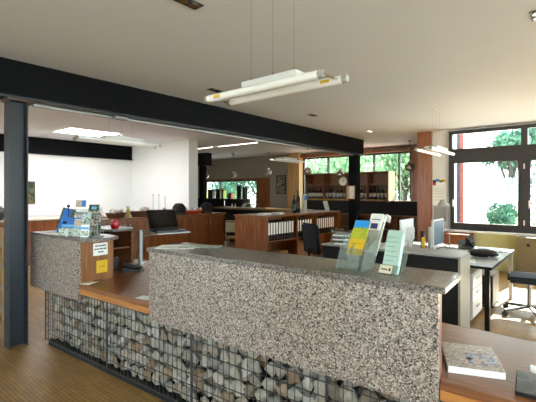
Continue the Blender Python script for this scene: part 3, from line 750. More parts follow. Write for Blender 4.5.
g = G(); g.box(-.25, -.22, 0, .66, 0, 1.15); g.box(-.22, .1, 0, .02, 0, 1.15); g.box(-.22, .1, .64, .66, 0, 1.15); g.obj('carcass', m_lwood, t)
for k in range(4):
    g = G(); g.box(-.22, .1, .02, .64, .1+.27*k, .12+.27*k); g.box(.09, .1, .02, .64, .12+.27*k, .17+.27*k); g.obj('shelf', m_lgrey, t)
for k in range(4):
    for j in range(3):
        q = thing('magazine', 'magazine standing in the rack left of the steel column', 'magazine', (-5.72, 1.13+.2*j, .121+.27*k), PI/2, 'magazines in the left rack')
        g = G(); g.box(-.08, .08, -.006, .006, 0, .2, RX(-.2)); g.obj('cover', [m_leafl, m_leafl2, m_blue][(j+k) % 3], q)
t = thing('table_lamp', 'dark ball-shaped pot on the low cabinet left of the steel column', 'pot', (-9.7, 2.75, 1.001))
g = G(); g.lathe([(0, 0), (.08, 0), (.14, .08), (.15, .16), (.1, .25), (.06, .28), (0, .28)]); g.obj('body', m_black, t, smooth=True)
g = G(); g.lathe([(.062, .275), (.075, .29), (.06, .3), (.05, .28)]); g.obj('rim', m_grey, t)

# ------------------------------------------------------------------ binder cabinet in the middle
BX = -5.04
t = thing('binder_cabinet', 'long walnut shelf cabinet full of ring binders under the black beam', 'cabinet', (BX, 6.1, 0))
g = G(); g.box(-.92, -.9, 0, 2.95, .05, 1.08); g.box(-.9, 0, 0, .025, .05, 1.08); g.box(-.9, 0, 2.92, 2.95, .05, 1.08); g.box(-.9, -.02, .025, 2.92, .05, .07)
for y in (1.03, 1.83): g.box(-.9, 0, y, y+.04, .07, 1.08)
g.box(-.45, -.44, .025, 2.92, .07, 1.08)
g.obj('carcass', m_red, t)
g = G(); g.box(-.94, .02, -.02, 2.97, 1.08, 1.11); g.obj('top', m_redh, t)
for (a, b) in ((.025, 1.03), (1.07, 1.83), (1.87, 2.92)):
    g = G(); g.box(-.44, 0, a, b, .555, .58); g.obj('shelf', m_redh, t)
g = G(); g.box(-.88, -.04, .04, 2.9, 0, .05); g.obj('plinth', m_blackm, t)
g = G(); g.box(-.002, .012, 1.04, 1.84, .07, .5); g.obj('door', m_red, t)
def binder():
    t = thing('ring_binder', '', 'binder', (0, 0, 0))
    g = G(); g.box(-.29, 0, -.0375, .0375, 0, .39); g.obj('cover', m_black, t, bevel=.002)
    g = G(); g.box(.0005, .002, -.032, .032, .13, .375); g.obj('spine_label', m_paper, t)
    g = G(); g.cyl((.0, 0, .05), (.004, 0, .05), .012, n=10); g.obj('finger_ring', m_chrome, t)
    return t
b0 = binder(); used = False
rows = [(.1, 10, .092, 'black ring binder with white spine label in the left shelf compartment', 'binders in the left compartment'),
        (1.14, 6, .105, 'black ring binder with white spine label in the middle shelf compartment', 'binders in the middle compartment'),
        (1.95, 9, .095, 'black ring binder with white spine label in the right shelf compartment', 'binders in the right compartment')]
for (y0, n, st, lab, grp) in rows:
    for k in range(n):
        o = b0 if not used else copy_tree(b0); used = True
        o.location = (BX-.05, 6.1+y0+k*st, .581); o['label'] = lab; o['group'] = grp
for k, (y, w) in enumerate(((6.1+1.25, .24), (6.1+1.56, .26))): pass
t = thing('cardboard_box', 'brown cardboard box low in the binder cabinet', 'box', (BX-.2, 6.1+.55, .071))
g = G(); g.box(-.16, .16, -.2, .2, 0, .26); g.obj('carton', m_card, t, bevel=.003)
g = G(); g.box(-.03, .03, -.2, .2, .26, .262); g.obj('tape', m_tan, t)
# bottles and papers on its top
def wine(lab, loc, h=.33, s=1.0, group=None, lm=m_label):
    t = thing('wine_bottle', lab, 'bottle', loc, 0, group)
    g = G(); g.lathe([(0, 0), (.037, 0), (.038, .01), (.038, h*.6), (.03, h*.68), (.014, h*.76), (.0135, h), (0, h)], n=14); g.obj('glass_body', m_bottle, t, smooth=True)
    g = G(); g.lathe([(.0385, h*.22), (.039, h*.22), (.039, h*.5), (.0385, h*.5)], n=14); g.obj('paper_label', lm, t)
    g = G(); g.lathe([(.0142, h*.82), (.0148, h*.82), (.0148, h+.002), (0, h+.002)], n=12); g.obj('capsule', m_black, t)
    return t
wb = wine('dark wine bottle on the binder cabinet, left one of the pair', (BX-.25, 7.37, 1.112), .42, lm=m_teal)
wb.scale = (1.3, 1.3, 1)
wb = wine('taller dark wine bottle on the binder cabinet beside the leaflet box', (BX-.25, 7.53, 1.112), .54, lm=m_brown); wb.scale = (1.3, 1.3, 1)
t = thing('leaflet_box', 'narrow upright box with blue and red print beside the bottles', 'box', (BX-.12, 7.6, 1.112))
g = G(); g.box(-.04, .04, -.05, .05, 0, .44); g.obj('carton', m_leafl3, t)
g = G(); g.box(.04, .0415, -.05, .05, .3, .4); g.obj('blue_print', m_blue, t)
for k, (x, y, w, l, lab) in enumerate(((-.3, 6.35, .2, .28, 'flat stack of white papers at the left end of the binder cabinet top'), (-.25, 6.75, .22, .26, 'white papers beside the wine bottles on the binder cabinet'))):
    g = G(); g.box(-w/2, w/2, -l/2, l/2, 0, .025); g.box(-w/2+.03, w/2-.01, -l/2-.01, l/2-.04, .025, .04)
    tag(g.obj('paper_stack', m_doc, loc=(BX+x, y, 1.112), rz=.2), lab, 'papers')
t = thing('magazine', 'grey upright magazine leaning behind the binder cabinet end', 'magazine', (BX-.3, 8.95, 1.112), PI/2)
g = G(); g.box(-.1, .1, -.01, .01, 0, .26, RX(-.3)); g.obj('cover', m_doc, t)

# ------------------------------------------------------------------ bar area
t = thing('bar_counter', 'long bar counter with oak top in the dim back area', 'bar counter', (-9.6, 8.85, 0))
g = G(); g.box(0, 3.35, .08, .6, 0, 1.05); g.obj('body', m_blackm, t)
g = G(); g.box(-.05, 3.42, 0, .68, 1.05, 1.1); g.obj('top', m_tan, t, bevel=.004)
g = G(); g.cyl((.1, .05, .2), (3.2, .05, .2), .02); g.obj('foot_rail', m_chrome, t)
t = thing('back_bar', 'black back bar unit under the bar window', 'cabinet', (-13.3, 10.7, 0))
g = G(); g.box(0, 3.2, 0, .5, 0, 1.3); g.obj('body', m_blackm, t)
g = G(); g.box(0, 3.22, -.02, .5, 1.3, 1.34); g.obj('top', m_black, t)
back = [('green_tin', 'lime green tin in the bar window, left of the brown boxes', -12.5, .22, .3, m_lime, 'tin'), ('dark_box', 'black box beside the lime tin in the bar window', -12.05, .28, .36, m_blackm, 'box'),
        ('dark_box', 'brown box standing in the middle of the bar window ledge', -11.6, .26, .38, m_brown, 'box'), ('green_tin', 'narrow lime tin right of the brown box in the bar window', -11.33, .12, .36, m_lime, 'tin'),
        ('wooden_box', 'small wooden box alone in the bar window', -10.93, .22, .22, m_panel, 'box')]
for nm, lab, x, w, h, mt, cat in back:
    t = thing(nm, lab, cat, (x, 10.95, 1.341))
    g = G(); g.box(-w/2, w/2, -.08, .08, 0, h-.02); g.obj('body', mt, t, bevel=.004)
    g = G(); g.box(-w/2-.004, w/2+.004, -.084, .084, h-.02, h); g.obj('lid', m_brown, t)
for x, h, w, lab in ((-10.42, .52, .2, 'tall black canister in the bar window, left one of two'), (-10.12, .44, .2, 'shorter teal canister in the bar window beside the tall black one')):
    t = thing('canister', lab, 'canister', (x, 10.9, 1.341))
    g = G(); g.cyl((0, 0, 0), (0, 0, h-.03), w/2, n=18); g.obj('body', m_blackm if h > .5 else m_teal, t, smooth=True)
    g = G(); g.cyl((0, 0, h-.03), (0, 0, h), w/2+.005, n=18); g.obj('lid', m_black, t)
for x, lab in ((-9.02, 'left one of two small white shakers on the bar'), (-8.88, 'right one of two small white shakers on the bar')):
    t = thing('shaker', lab, 'shaker', (x, 9.1, 1.101))
    g = G(); g.lathe([(0, 0), (.03, 0), (.024, .06), (.016, .1), (0, .1)]); g.obj('body', m_wplast, t, smooth=True)
    g = G(); g.lathe([(.018, .1), (.02, .115), (.01, .135), (0, .135)]); g.obj('cap', m_chrome, t)
t = thing('coffee_machine', 'chrome espresso tap unit on the bar left of the shakers', 'coffee machine', (-9.42, 9.15, 1.101))
g = G(); g.cyl((0, 0, 0), (0, 0, .22), .025); g.tube([(0, 0, .2), (.06, -.05, .24), (.1, -.1, .2)], .012); g.obj('tap', m_chrome, t)
g = G(); g.cyl((0, 0, 0), (0, 0, .02), .06); g.obj('base', m_black, t)
t = thing('wooden_crate', 'small tan crate on the bar beneath the right end of the bar window', 'crate', (-9.6, 10.85, 1.0))
g = G(); g.box(-.3, .22, -.1, .1, .0, .05); g.box(-.3, .22, -.1, .1, .12, .16); g.box(-.3, -.26, -.1, .1, .05, .12); g.box(.18, .22, -.1, .1, .05, .12); g.obj('slats', m_tan, t)
g = G(); g.box(-.25, .17, -.05, .05, -.98, 0); g.obj('stand', m_brown, t)
for k, (x, y, rz) in enumerate(((-8.7, 8.3, PI/2), (-7.3, 9.85, -1.3), (-6.75, 9.9, -1.8))):
    bc = bistro_chair(['dark wooden chair under the bar counter edge', 'dark wooden chair left of the picture behind the bar', 'dark wooden chair at the right end of the bar'][k], (x, y, 0), rz)
# pale chair glimpsed in the gap
t = thing('chair', 'pale metal chair in the gap between the sideboard and binder cabinet', 'chair', (-6.95, 7.1, 0), 2.2)
g = G(); g.box(-.2, .2, -.2, .2, .43, .47); g.obj('seat', m_card, t, bevel=.01)
for sx in (-1, 1):
    for sy in (-1, 1):
        g = G(); g.cyl((sx*.18, sy*.18, .43), (sx*.2, sy*.2, 0), .012, n=8); g.obj('leg', m_alu, t)
g = G(); g.box(-.2, -.18, -.18, .18, .6, .85); g.tube([(-.19, -.19, .45), (-.19, -.19, .88), (-.19, .19, .88), (-.19, .19, .45)], .012); g.obj('backrest', M_plain('beige_mesh', '#8f8166', .7), t)
t = thing('framed_poster', 'black and white framed poster on the beige wall beside the maple pier', 'poster', (-8.68, 11.285, 1.87))
g = G(); g.box(-.2, .2, -.012, 0, -.32, .32); g.obj('print', m_artp, t)
g = G(); g.box(-.22, -.2, -.02, 0, -.34, .34); g.box(.2, .22, -.02, 0, -.34, .34); g.box(-.2, .2, -.02, 0, .32, .34); g.box(-.2, .2, -.02, 0, -.34, -.32); g.obj('frame', m_black, t)

# ball pendants over the bar
balls = [(-11.54, 'leftmost ball pendant lamp, beside the black post'), (-10.04, 'ball pendant lamp above the bar window, second from left'), (-8.39, 'ball pendant lamp left of the framed poster'),
         (-6.79, 'ball pendant lamp in front of the wine shelf left end'), (-5.66, 'ball pendant lamp above the round wall clock'), (-3.62, 'rightmost ball pendant lamp, beside the cherry wood pier')]
for x, lab in balls:
    y = 10.2; z = 2.25 if x != -5.66 else 2.12
    t = thing('ball_pendant', lab, 'pendant lamp', (x, y, CZ), 0, 'ball pendant lamps over the bar')
    rr = .125
    g = G(); g.cyl((0, 0, -.03), (0, 0, 0), .05); g.obj('ceiling_rose', m_chrome, t)
    g = G(); g.cyl((0, 0, z-CZ+rr), (0, 0, -.03), .006, n=6); g.obj('cord', m_grey, t)
    g = G(); g.sph((0, 0, z-CZ), rr, n=20); g.obj('globe', m_sphere, t, smooth=True)
    g = G(); g.cyl((0, 0, z-CZ+rr*.93), (0, 0, z-CZ+rr+.03), .03); g.obj('socket', m_chrome, t)

# ------------------------------------------------------------------ wine shelf wall
WX0, WX1, WY = -7.3, -4.46, 10.8
t = thing('wine_shelf', 'wall-long walnut wine shelf with bottles before the far window', 'shelf', (0, WY, 0))
vs = [-7.3, -6.62, -5.83, -5.12, -4.49]
g = G()
for x in vs: g.box(x, x+.03, 0, .42, 1.38, 2.17)
g.box(WX0, WX1, 0, .42, 1.35, 1.38); g.box(WX0, WX1, .4, .42, 1.38, 2.17)
g.obj('carcass', m_redh, t)
g = G(); g.box(WX0-.02, WX1+.01, -.01, .43, 2.17, 2.2); g.obj('top', m_redh, t)
for a, b in zip(vs, vs[1:]):
    g = G(); g.box(a+.03, b, .01, .4, 1.83, 1.85); g.obj('shelf', m_redh, t)
    g = G(); g.box(a+.04, b-.01, -.006, -.001, 1.352, 1.378); g.obj('price_strip', M_plain('amber_strip', '#b98a22', .5), t)
g = G(); g.box(WX1+.012, WX1+.032, -.01, .45, 1.3, 2.2); x = g.obj('side_panel', M_plain('painted_window_lit_side', '#c9b48e', .5), t); x['label'] = 'pale end panel'  # pale tone puts the window light on this side into the colour
g = G(); g.box(WX0, -3.55, .02, .42, .94, 1.33); g.obj('black_panel', m_blackm, t)
g = G(); g.box(WX0, -3.55, -.02, .42, 1.33, 1.348); g.obj('middle_board', m_redh, t)
t = thing('base_cabinet', 'low walnut open cabinet running beneath the wine shelf', 'cabinet', (0, WY-.05, 0))
g = G(); g.box(WX0, -3.55, 0, .45, .05, .08); g.box(WX0, -3.55, .43, .45, .08, .9)
for x in (-7.3, -6.75, -6.1, -5.45, -4.8, -4.2, -3.58): g.box(x, x+.03, 0, .43, .08, .9)
g.obj('carcass', m_redh, t)
g = G(); g.box(WX0, -3.55, -.02, .45, .9, .935); g.obj('top', m_panel, t)
g = G(); g.box(WX0+.03, -3.58, .02, .42, .5, .52); g.obj('shelf', m_redh, t)
g = G(); g.box(WX0, -3.55, .05, .4, 0, .05); g.obj('plinth', m_blackm, t)
wb0 = wine('', (0, 0, 0), .34, 1, 'x'); first = True
comp = [('first', 'left of the ball lamp'), ('second', ''), ('third', ''), ('fourth', '')]
cl = ['dark wine bottle in the leftmost compartment of the wine shelf', 'dark wine bottle in the shelf compartment left of the round clock', 'dark wine bottle in the shelf compartment partly behind the steel column', 'dark wine bottle in the rightmost compartment by the pale end panel']
for k, (a, b) in enumerate(zip(vs, vs[1:])):
    n = 6 if k < 2 else 5
    for j in range(n):
        o = wb0 if first else copy_tree(wb0); first = False
        o.location = (a+.03+(b-a-.03)*(j+.5)/n, WY+.12, 1.381); o['label'] = cl[k]; o['group'] = 'wine bottles, compartment of the shelf ' + ['at the left', 'left of the clock', 'behind the column', 'at the right'][k]
        o.scale = (1.25, 1.25, 1.12)
# clock and framed notice on the column
t = thing('wall_clock', 'round white clock on a bracket at the far steel column', 'clock', (-5.0, 9.18, 1.88), 0)
g = G(); g.cyl((0, -.02, 0), (0, .02, 0), .12, n=28); g.obj('case', m_grey, t)
g = G(); g.cyl((0, -.022, 0), (0, -.0205, 0), .108, n=28); g.obj('dial', M_plain('cream_dial', '#cfc8b6', .5), t)
g = G(); g.box(-.005, .005, -.025, -.023, 0, .07); g.box(0, .05, -.025, -.023, -.005, .005); g.obj('hand', m_ink, t)
g = G(); g.bar((.1, .0, 0), (.17, .06, 0), .02); g.obj('bracket', m_steel, t)
t = thing('framed_notice', 'small pale notice in a wooden frame on the far steel column', 'notice', (-4.78, 9.185, 1.59), 0)
g = G(); g.box(-.11, .11, -.02, .01, -.17, .17); g.obj('frame', m_lwood, t)
g = G(); g.box(-.04, .095, -.022, -.0205, -.15, .15); g.obj('sheet', m_doc, t)

# ------------------------------------------------------------------ office area
t = thing('low_cupboard', 'long black fronted low cupboard with pale top and white end panel', 'cupboard', (-1.07, 4.56, 0))
g = G(); g.box(-1.72, -.025, .0, .42, .0, .87); g.obj('body', m_blackm, t)
g = G(); g.box(-.025, 0, -.01, .43, 0, .88); x = g.obj('end_panel', M_plain('cream_laminate', '#9a9384', .5), t); x['label'] = 'cream end panel'
g = G(); g.box(-1.74, -.0, -.02, .43, .881, .9); g.obj('top', m_lgrey, t, bevel=.003)
def desk(lab, x0, x1):
    t = thing('office_desk', lab, 'desk', (x0, 5.04, 0), 0, 'office desks'); w = x1-x0
    g = G(); g.box(0, w, 0, 1.83, .712, .74); g.obj('desktop', m_lgrey, t)
    g = G(); g.box(-.004, w+.004, -.005, -.0, .71, .741); g.box(w, w+.005, 0, 1.83, .71, .741); g.obj('edge_band', m_black, t)
    for (x, y, mt) in ((.06, .06, m_black), (w-.05, .05, m_black), (.06, 1.77, m_alu), (w-.05, 1.77, m_alu)):
        g = G(); g.box(x-.025, x+.025, y-.025, y+.025, 0, .711); g.obj('leg', mt, t)
    g = G(); g.box(.08, w-.08, 1.75, 1.78, .66, .71); g.box(w-.065, w-.035, .08, 1.74, .66, .71); g.obj('frame', m_alu, t)
    return t
desk('light grey desk with black edge under the window, beside the office chair', -1.76, -.86)
desk('light grey desk behind the low cupboard, left of the flat monitors', -2.7, -1.8)
t = thing('drawer_pedestal', 'white drawer pedestal under the desk by the window', 'drawer unit', (-1.3, 5.2, 0))
g = G(); g.box(-.2, .2, 0, .55, .05, .6); g.obj('body', m_wplast, t)
for k in range(3):
    g = G(); g.box(.2, .212, .01, .54, .07+.175*k, .235+.175*k); d = g.obj('drawer', m_wplast, t)
    g = G(); g.box(.212, .225, .2, .35, .17+.175*k, .185+.175*k); g.obj('handle', m_alu, d)
for sx in (-.15, .15):
    for yy in (.06, .49):
        g = G(); g.cyl((sx, yy-.01, .025), (sx, yy+.01, .025), .025); g.obj('caster', m_black, t)
t = thing('computer_tower', 'grey computer tower on the floor under the window desk', 'computer', (-1.12, 6.1, 0))
g = G(); g.box(-.1, .1, 0, .42, .03, .45); g.obj('case', m_grey, t, bevel=.005)
g = G(); g.box(-.09, .09, -.008, 0, .04, .44); g.obj('front_panel', m_black, t)
g = G(); g.box(-.1, .1, .02, .06, 0, .03); g.box(-.1, .1, .36, .4, 0, .03); g.obj('foot', m_black, t)
def monitor(lab, loc, rz, scr, back):
    t = thing('monitor', lab, 'monitor', loc, rz)
    g = G(); g.box(-.03, .0, -.24, .24, .1, .47); g.obj('casing', back, t, bevel=.004)
    g = G(); g.box(.0005, .002, -.225, .225, .115, .455); g.obj('screen', scr, t)
    g = G(); g.box(-.1, -.03, -.09, .09, .18, .36); g.obj('rear_housing', back, t, bevel=.01)
    g = G(); g.box(-.08, -.05, -.03, .03, .012, .2); g.obj('neck', back, t)
    g = G(); g.box(-.16, .1, -.12, .12, 0, .012); g.obj('foot', m_grey, t, bevel=.003)
    return t
monitor('flat monitor with blue grey screen facing the window side', (-1.66, 5.85, .741), 0, m_screen, m_wplast)
monitor('white flat monitor seen from behind, left of the blue grey one', (-2.03, 5.56, .741), PI, m_screen, m_wplast)
t = thing('keyboard', 'pale keyboard in front of the blue grey monitor', 'keyboard', (-1.38, 5.85, .741))
g = G(); g.box(-.08, .08, -.22, .22, 0, .018); g.obj('case', m_wplast, t, bevel=.003)
g = G(); g.box(-.07, .07, -.21, .21, .018, .022); g.obj('keys', m_lgrey, t)
t = thing('desk_lamp', 'slim desk lamp with pale cone shade before the window corner', 'lamp', (-1.66, 6.4, .741))
g = G(); g.cyl((0, 0, 0), (0, 0, .015), .08, n=20); g.obj('base', m_grey, t)
g = G(); g.tube([(0, 0, .015), (0, 0, .68), (-.04, -.03, .72)], .008, 8); g.obj('pole', m_grey, t)
g = G(); g.lathe([(.035, .74), (.09, .64), (.085, .64), (.03, .735), (0, .74)], (-.08, -.05, 0)); g.obj('lamp_shade', M_plain('satin_grey_shade', '#a8a49c', .4, .3), t)
t = telephone('black desk telephone tilted on the window desk', (-1.45, 6.5, .741), -1.0); t.scale = (1.1, 1.1, 1.6)
t = thing('leather_pouch', 'black soft pouch lying on the window desk corner', 'pouch', (-1.08, 5.75, .741), .5)
g = G(); g.sph((0, 0, .062), .12, (1.6, 1.0, .5)); g.sph((.1, .05, .042), .08, (1.4, 1, .5)); g.obj('body', m_black, t, smooth=True)
g = G(); g.tube([(.08, -.06, .04), (.0, -.14, .01), (-.1, -.13, .01), (-.14, -.05, .02)], .008); g.obj('strap', m_grey, t)
for k, (x, y, rz, lab) in enumerate(((-1.2, 5.35, .2, 'loose white papers near the front corner of the window desk'), (-1.1, 6.55, -.2, 'sheet of paper at the back of the window desk'), (-2.25, 5.25, .1, 'loose papers on the desk behind the low cupboard'))):
    g = G(); g.box(-.11, .11, -.15, .15, 0, .006); tag(g.obj('paper_sheet', m_doc, loc=(x, y, .741), rz=rz), lab, 'paper')
t = thing('pen', 'dark pen on the far edge of the window desk', 'pen', (-.98, 6.4, .741), .7)
g = G(); g.cyl((-.1, 0, .006), (.1, 0, .006), .006, n=8); g.obj('barrel', m_ink, t)
g = G(); g.cyl((.1, 0, .006), (.118, 0, .006), .006, .001, n=8); g.obj('tip', m_grey, t)
t = thing('desk_lamp', 'small white lamp head with bent arm behind the mint leaflets', 'lamp', (-2.42, 5.6, .741))
g = G(); g.cyl((0, 0, 0), (0, 0, .02), .07); g.obj('base', m_black, t)
g = G(); g.tube([(0, 0, .02), (-.03, 0, .3), (.06, .04, .46)], .01); g.obj('arm', m_wplast, t)
g = G(); g.lathe([(0, .05), (.04, .04), (.075, -.03), (.07, -.03), (0, .03)], n=16, M=Matrix.Translation((.08, .05, .47)) @ Matrix.Rotation(.7, 4, 'Y')); g.obj('lamp_head', m_wplast, t)
t = thing('box_file', 'tall beige box file on the desk left of the white monitor', 'box file', (-2.55, 5.3, .741))
g = G(); g.box(-.13, .13, -.045, .045, 0, .33); g.obj('case', M_plain('beige_card', '#a99a7c', .7), t, bevel=.003)
g = G(); g.box(-.05, .05, -.047, -.0455, .08, .28); g.obj('spine_label', m_paper, t)
t = thing('pen_holder', 'black pen pot between the two monitors', 'pen pot', (-1.78, 5.45, .741))
t.location = (-1.72, 5.38, .741)
g = G(); g.cyl((0, 0, 0), (0, 0, .1), .04, n=16); g.obj('cup', m_black, t)
for k, (c, mt) in enumerate((((.01, .01), m_redp), ((-.015, .0), m_blue), ((.0, -.015), m_yellow))):
    g = G(); g.cyl((c[0], c[1], .05), (c[0]*3, c[1]*3, .19), .005, n=6); g.obj('pencil', mt, t)
for k, (x, y, w, h, mt, lab) in enumerate(((-1.86, 5.78, .05, .3, m_black, 'black upright folder between the two monitors'), (-1.8, 5.62, .04, .22, m_yellow, 'yellow upright folder between the two monitors'), (-1.82, 5.98, .05, .34, m_wplast, 'white upright folder right behind the blue grey monitor'))):
    t = thing('folder', lab, 'folder', (x, y, .741), .1)
    g = G(); g.box(-.02, .02, -w, w, 0, h); g.obj('cover', mt, t, bevel=.003)
    g = G(); g.box(.0205, .0215, -w*.6, w*.6, h*.5, h*.8); g.obj('spine_label', m_paper if k else m_grey, t)
t = thing('paper_trays', 'stack of clear letter trays at the left end of the low cupboard', 'letter trays', (-2.58, 4.74, .901), .3)
for k in range(4):
    g = G(); z = .055*k; g.box(-.13, .13, -.17, .17, z, z+.004); g.box(-.13, -.126, -.17, .17, z+.004, z+.035); g.box(.126, .13, -.17, .17, z+.004, z+.035); g.obj('tray', m_hol2, t)
g = G(); g.box(-.128, -.124, -.16, -.15, 0, .2); g.box(.124, .128, -.16, -.15, 0, .2); g.box(-.128, -.124, .15, .16, 0, .2); g.box(.124, .128, .15, .16, 0, .2); g.obj('post', m_hol2, t)
for k in range(3):
    g = G(); z = .055*k+.0045; g.box(-.11, .11, -.15, .15, z, z+.018); tag(g.obj('paper_stack', m_doc, loc=(-2.58, 4.74, .901), rz=.3), ['papers in the lowest clear letter tray', 'papers in the second clear letter tray', 'papers in the third clear letter tray'][k], 'papers')
t = tag(G().box(-.22, .22, -.16, .16, 0, .03).obj('paper_stack', m_doc, loc=(-2.1, 4.76, .901), rz=-.1, bevel=.004), 'wide flat paper stack on the low cupboard behind the tiered holder', 'papers')
def office_chair(lab, loc, rz, back=.55, arms=True):
    t = thing('office_chair', lab, 'chair', loc, rz, 'office chairs')
    g = G(); g.box(-.24, .24, -.24, .24, .44, .52); g.obj('seat', m_navy, t, bevel=.03)
    M = Matrix.Translation((0, .24, .6)) @ Matrix.Rotation(-.12, 4, 'X')
    g = G(); g.box(-.22, .22, -.03, .04, 0, back, M); g.obj('backrest', m_navy, t, bevel=.03)
    g = G(); g.tube([(0, .1, .43), (0, .3, .45), (0, .33, .7)], .022); g.obj('back_support', m_black, t)
    g = G(); g.cyl((0, 0, .12), (0, 0, .44), .028); g.obj('gas_column', m_chrome, t)
    g = G()
    for k in range(5):
        a = 2*PI*k/5 + .3; g.bar((0, 0, .12), (.33*math.cos(a), .33*math.sin(a), .075), .04, .03)
    g.obj('star_base', M_plain('grey_nylon', '#4c4e50', .5), t)
    for k in range(5):
        a = 2*PI*k/5 + .3; c, s = .33*math.cos(a), .33*math.sin(a)
        g = G(); g.cyl((c-.02*math.sin(a), s+.02*math.cos(a), .03), (c+.02*math.sin(a), s-.02*math.cos(a), .03), .03); g.cyl((c, s, .03), (c, s, .075), .01, n=8); g.obj('caster', m_black, t)
    for sx in ((-1, 1) if arms else ()):
        g = G(); g.tube([(sx*.2, 0, .43), (sx*.28, 0, .44), (sx*.29, .02, .66)], .014); g.box(sx*.29-.03, sx*.29+.03, -.1, .14, .66, .68); g.obj('armrest', m_black, t)
    return t
office_chair('navy office chair on castors beside the sunlit floor', (-.6, 6.05, 0), -1.45, arms=False)
office_chair('dark office chair in front of the binder cabinet', (-3.36, 5.55, 0), 2.75, .5)
# wall items by the window
t = thing('wall_calendar', 'white wall calendar with colourful stickers beside the window', 'calendar', (-2.575, 9.099, 1.62))
g = G(); g.box(-.145, .145, -.01, 0, -.3, .28); g.obj('sheet', m_paper, t)
for k, (x, z, mt) in enumerate(((-.1, .22, m_ink), (-.03, .24, m_blue), (.04, .22, m_lime), (.09, .23, m_yellow), (-.1, .16, m_redp))):
    g = G(); g.box(x-.035, x+.035, -.012, -.0105, z-.03, z+.03); g.obj('sticker', mt, t)
g = G()
for z in (.05, 0, -.05, -.12, -.2): g.box(-.1, .1, -.0115, -.0105, z-.003, z+.003)
g.obj('ruled_line', m_lgrey, t)
g = G(); g.box(-.135, .135, -.006, 0, -.17, .17); tag(g.obj('notice_sheet', m_lgrey, loc=(-2.56, 9.0995, 1.12)), 'grey white sheet hanging below the wall calendar', 'notice')
t = thing('drawer_cabinet', 'brown wooden cabinet beneath the left end of the window sill', 'cabinet', (-2.15, 8.75, 0))
g = G(); g.box(-.28, .28, -.2, .28, 0, .74); g.obj('body', m_redh, t)
g = G(); g.box(-.27, .27, -.215, -.2, .05, .36); g.box(-.27, .27, -.215, -.2, .38, .71); g.obj('door', m_redh, t)
t = thing('side_cabinet', 'beige metal cabinet with round knob under the right window', 'cabinet', (-1.05, 8.62, 0))
g = G(); g.box(0, 1.6, 0, .42, 0, .755); g.obj('body', M_plain('beige_enamel', '#74684f', .5), t, bevel=.004)
g = G(); g.box(.01, .78, -.012, 0, .03, .74); d = g.obj('door', M_plain('beige_enamel_door', '#74684f', .5), t)
g = G(); g.cyl((.18, -.04, .62), (.18, -.012, .62), .03, n=16); g.obj('knob', m_black, d)
t = tag(G().box(-.16, .16, -.03, .03, 0, .02).obj('pen_tray', m_black, loc=(-1.75, 8.92, .801), bevel=.004), 'small black pen tray on the white window sill', 'tray')

# ------------------------------------------------------------------ ceiling fittings
def tube_lamp(lab, loc, rz, Lg, sep, on=False, zc=.61, yel=True):
    tr = .025
    t = thing('tube_pendant', lab, 'pendant lamp', loc, rz)
    mt = m_tube_on if on else m_tube
    for s in (-1, 1):
        y = s*sep/2; o = s*.03
        g = G(); g.cyl((-Lg/2+o+.03, y, 0), (Lg/2+o-.03, y, 0), tr, n=20); x = g.obj('tube', mt, t, smooth=True)
        for e in (-1, 1):
            g = G(); g.cyl((e*(Lg/2-.03)+o, y, 0), (e*(Lg/2)+o, y, 0), tr+.001, tr-.004, n=20); g.obj('end_cap', m_lgrey, x)
        if yel:
            g = G(); e = 1 if s > 0 else 1
            g.box((Lg/2-.14)*(1 if s > 0 else -1)+o-.03, (Lg/2-.14)*(1 if s > 0 else -1)+o+.03, y-tr-.003, y-tr+.0005, -.01, .01); z = g.obj('warning_sticker', m_yellow, x)
    g = G(); g.box(-Lg*.2, Lg*.26, -sep/2+.02, sep/2-.02, .03, .075); g.obj('gear_box', m_wplast, t, bevel=.006)
    g = G()
    for e in (-1, 1): g.bar((e*(Lg/2-.03), -sep/2, .0), (e*(Lg/2-.03), sep/2, .0), .012)
    g.obj('cross_bar', m_chrome, t)
    for x in (-.16, .03, .2):
        g = G(); g.cyl((x, 0, .075), (x, 0, .11), .006, n=8); g.cyl((x, 0, .11), (x, 0, zc), .0015, n=6); g.obj('suspension_wire', m_chrome, t)
    g = G(); g.box(-.2, .24, -.02, .02, zc-.012, zc); g.obj('ceiling_plate', m_wplast, t)
    return t
tube_lamp('large white twin-tube pendant lamp hanging nearest over the counter', (-1.625, 1.985, 2.27), 0, .99, .17, zc=.68)
tube_lamp('small twin-tube pendant lamp hanging near the window corner', (-1.95, 6.7, 2.26), PI/2, 1.3, .24, on=True, zc=.69, yel=False)
tube_lamp('twin-tube pendant lamp seen under the black beam in the left room', (-5.12, 2.92, 2.3), PI/2, 1.26, .2, zc=.65, yel=False)
tube_lamp('distant twin-tube pendant lamp at the right of the bar ball lamps', (-5.95, 8.0, 2.4), PI/2, 1.25, .2, zc=.55, yel=False)
spots = [(-3.83, 3.53, 'recessed twin ceiling spot nearest the large tube lamp'), (-3.75, 5.78, 'recessed twin ceiling spot right of the large tube lamp'), (-3.75, 8.1, 'farthest recessed twin ceiling spot near the beam end'),
         (-2.2, 1.78, 'recessed ceiling spot at the top of the photo, left of the lamp wires'), (-.3, 3.6, 'recessed ceiling spot at the top right edge of the photo')]
for x, y, lab in spots:
    t = thing('ceiling_spot', lab, 'ceiling spot', (x, y, CZ), 0, 'recessed ceiling spots')
    g = G(); g.box(-.05, .05, -.1, .1, -.006, -.0005); g.obj('housing', m_black, t)
    for s in (-1, 1):
        g = G(); g.cyl((0, s*.048, -.012), (0, s*.048, -.006), .036, n=16); g.obj('reflector', m_chrome, t)
t = thing('smoke_detector', 'tiny round smoke detector on the ceiling above the bar', 'detector', (-9.52, 9.64, CZ))
g = G(); g.cyl((0, 0, -.04), (0, 0, 0), .05); g.obj('body', m_grey, t)
g = G(); g.cyl((0, 0, -.05), (0, 0, -.04), .03); g.obj('sensor', m_wplast, t)

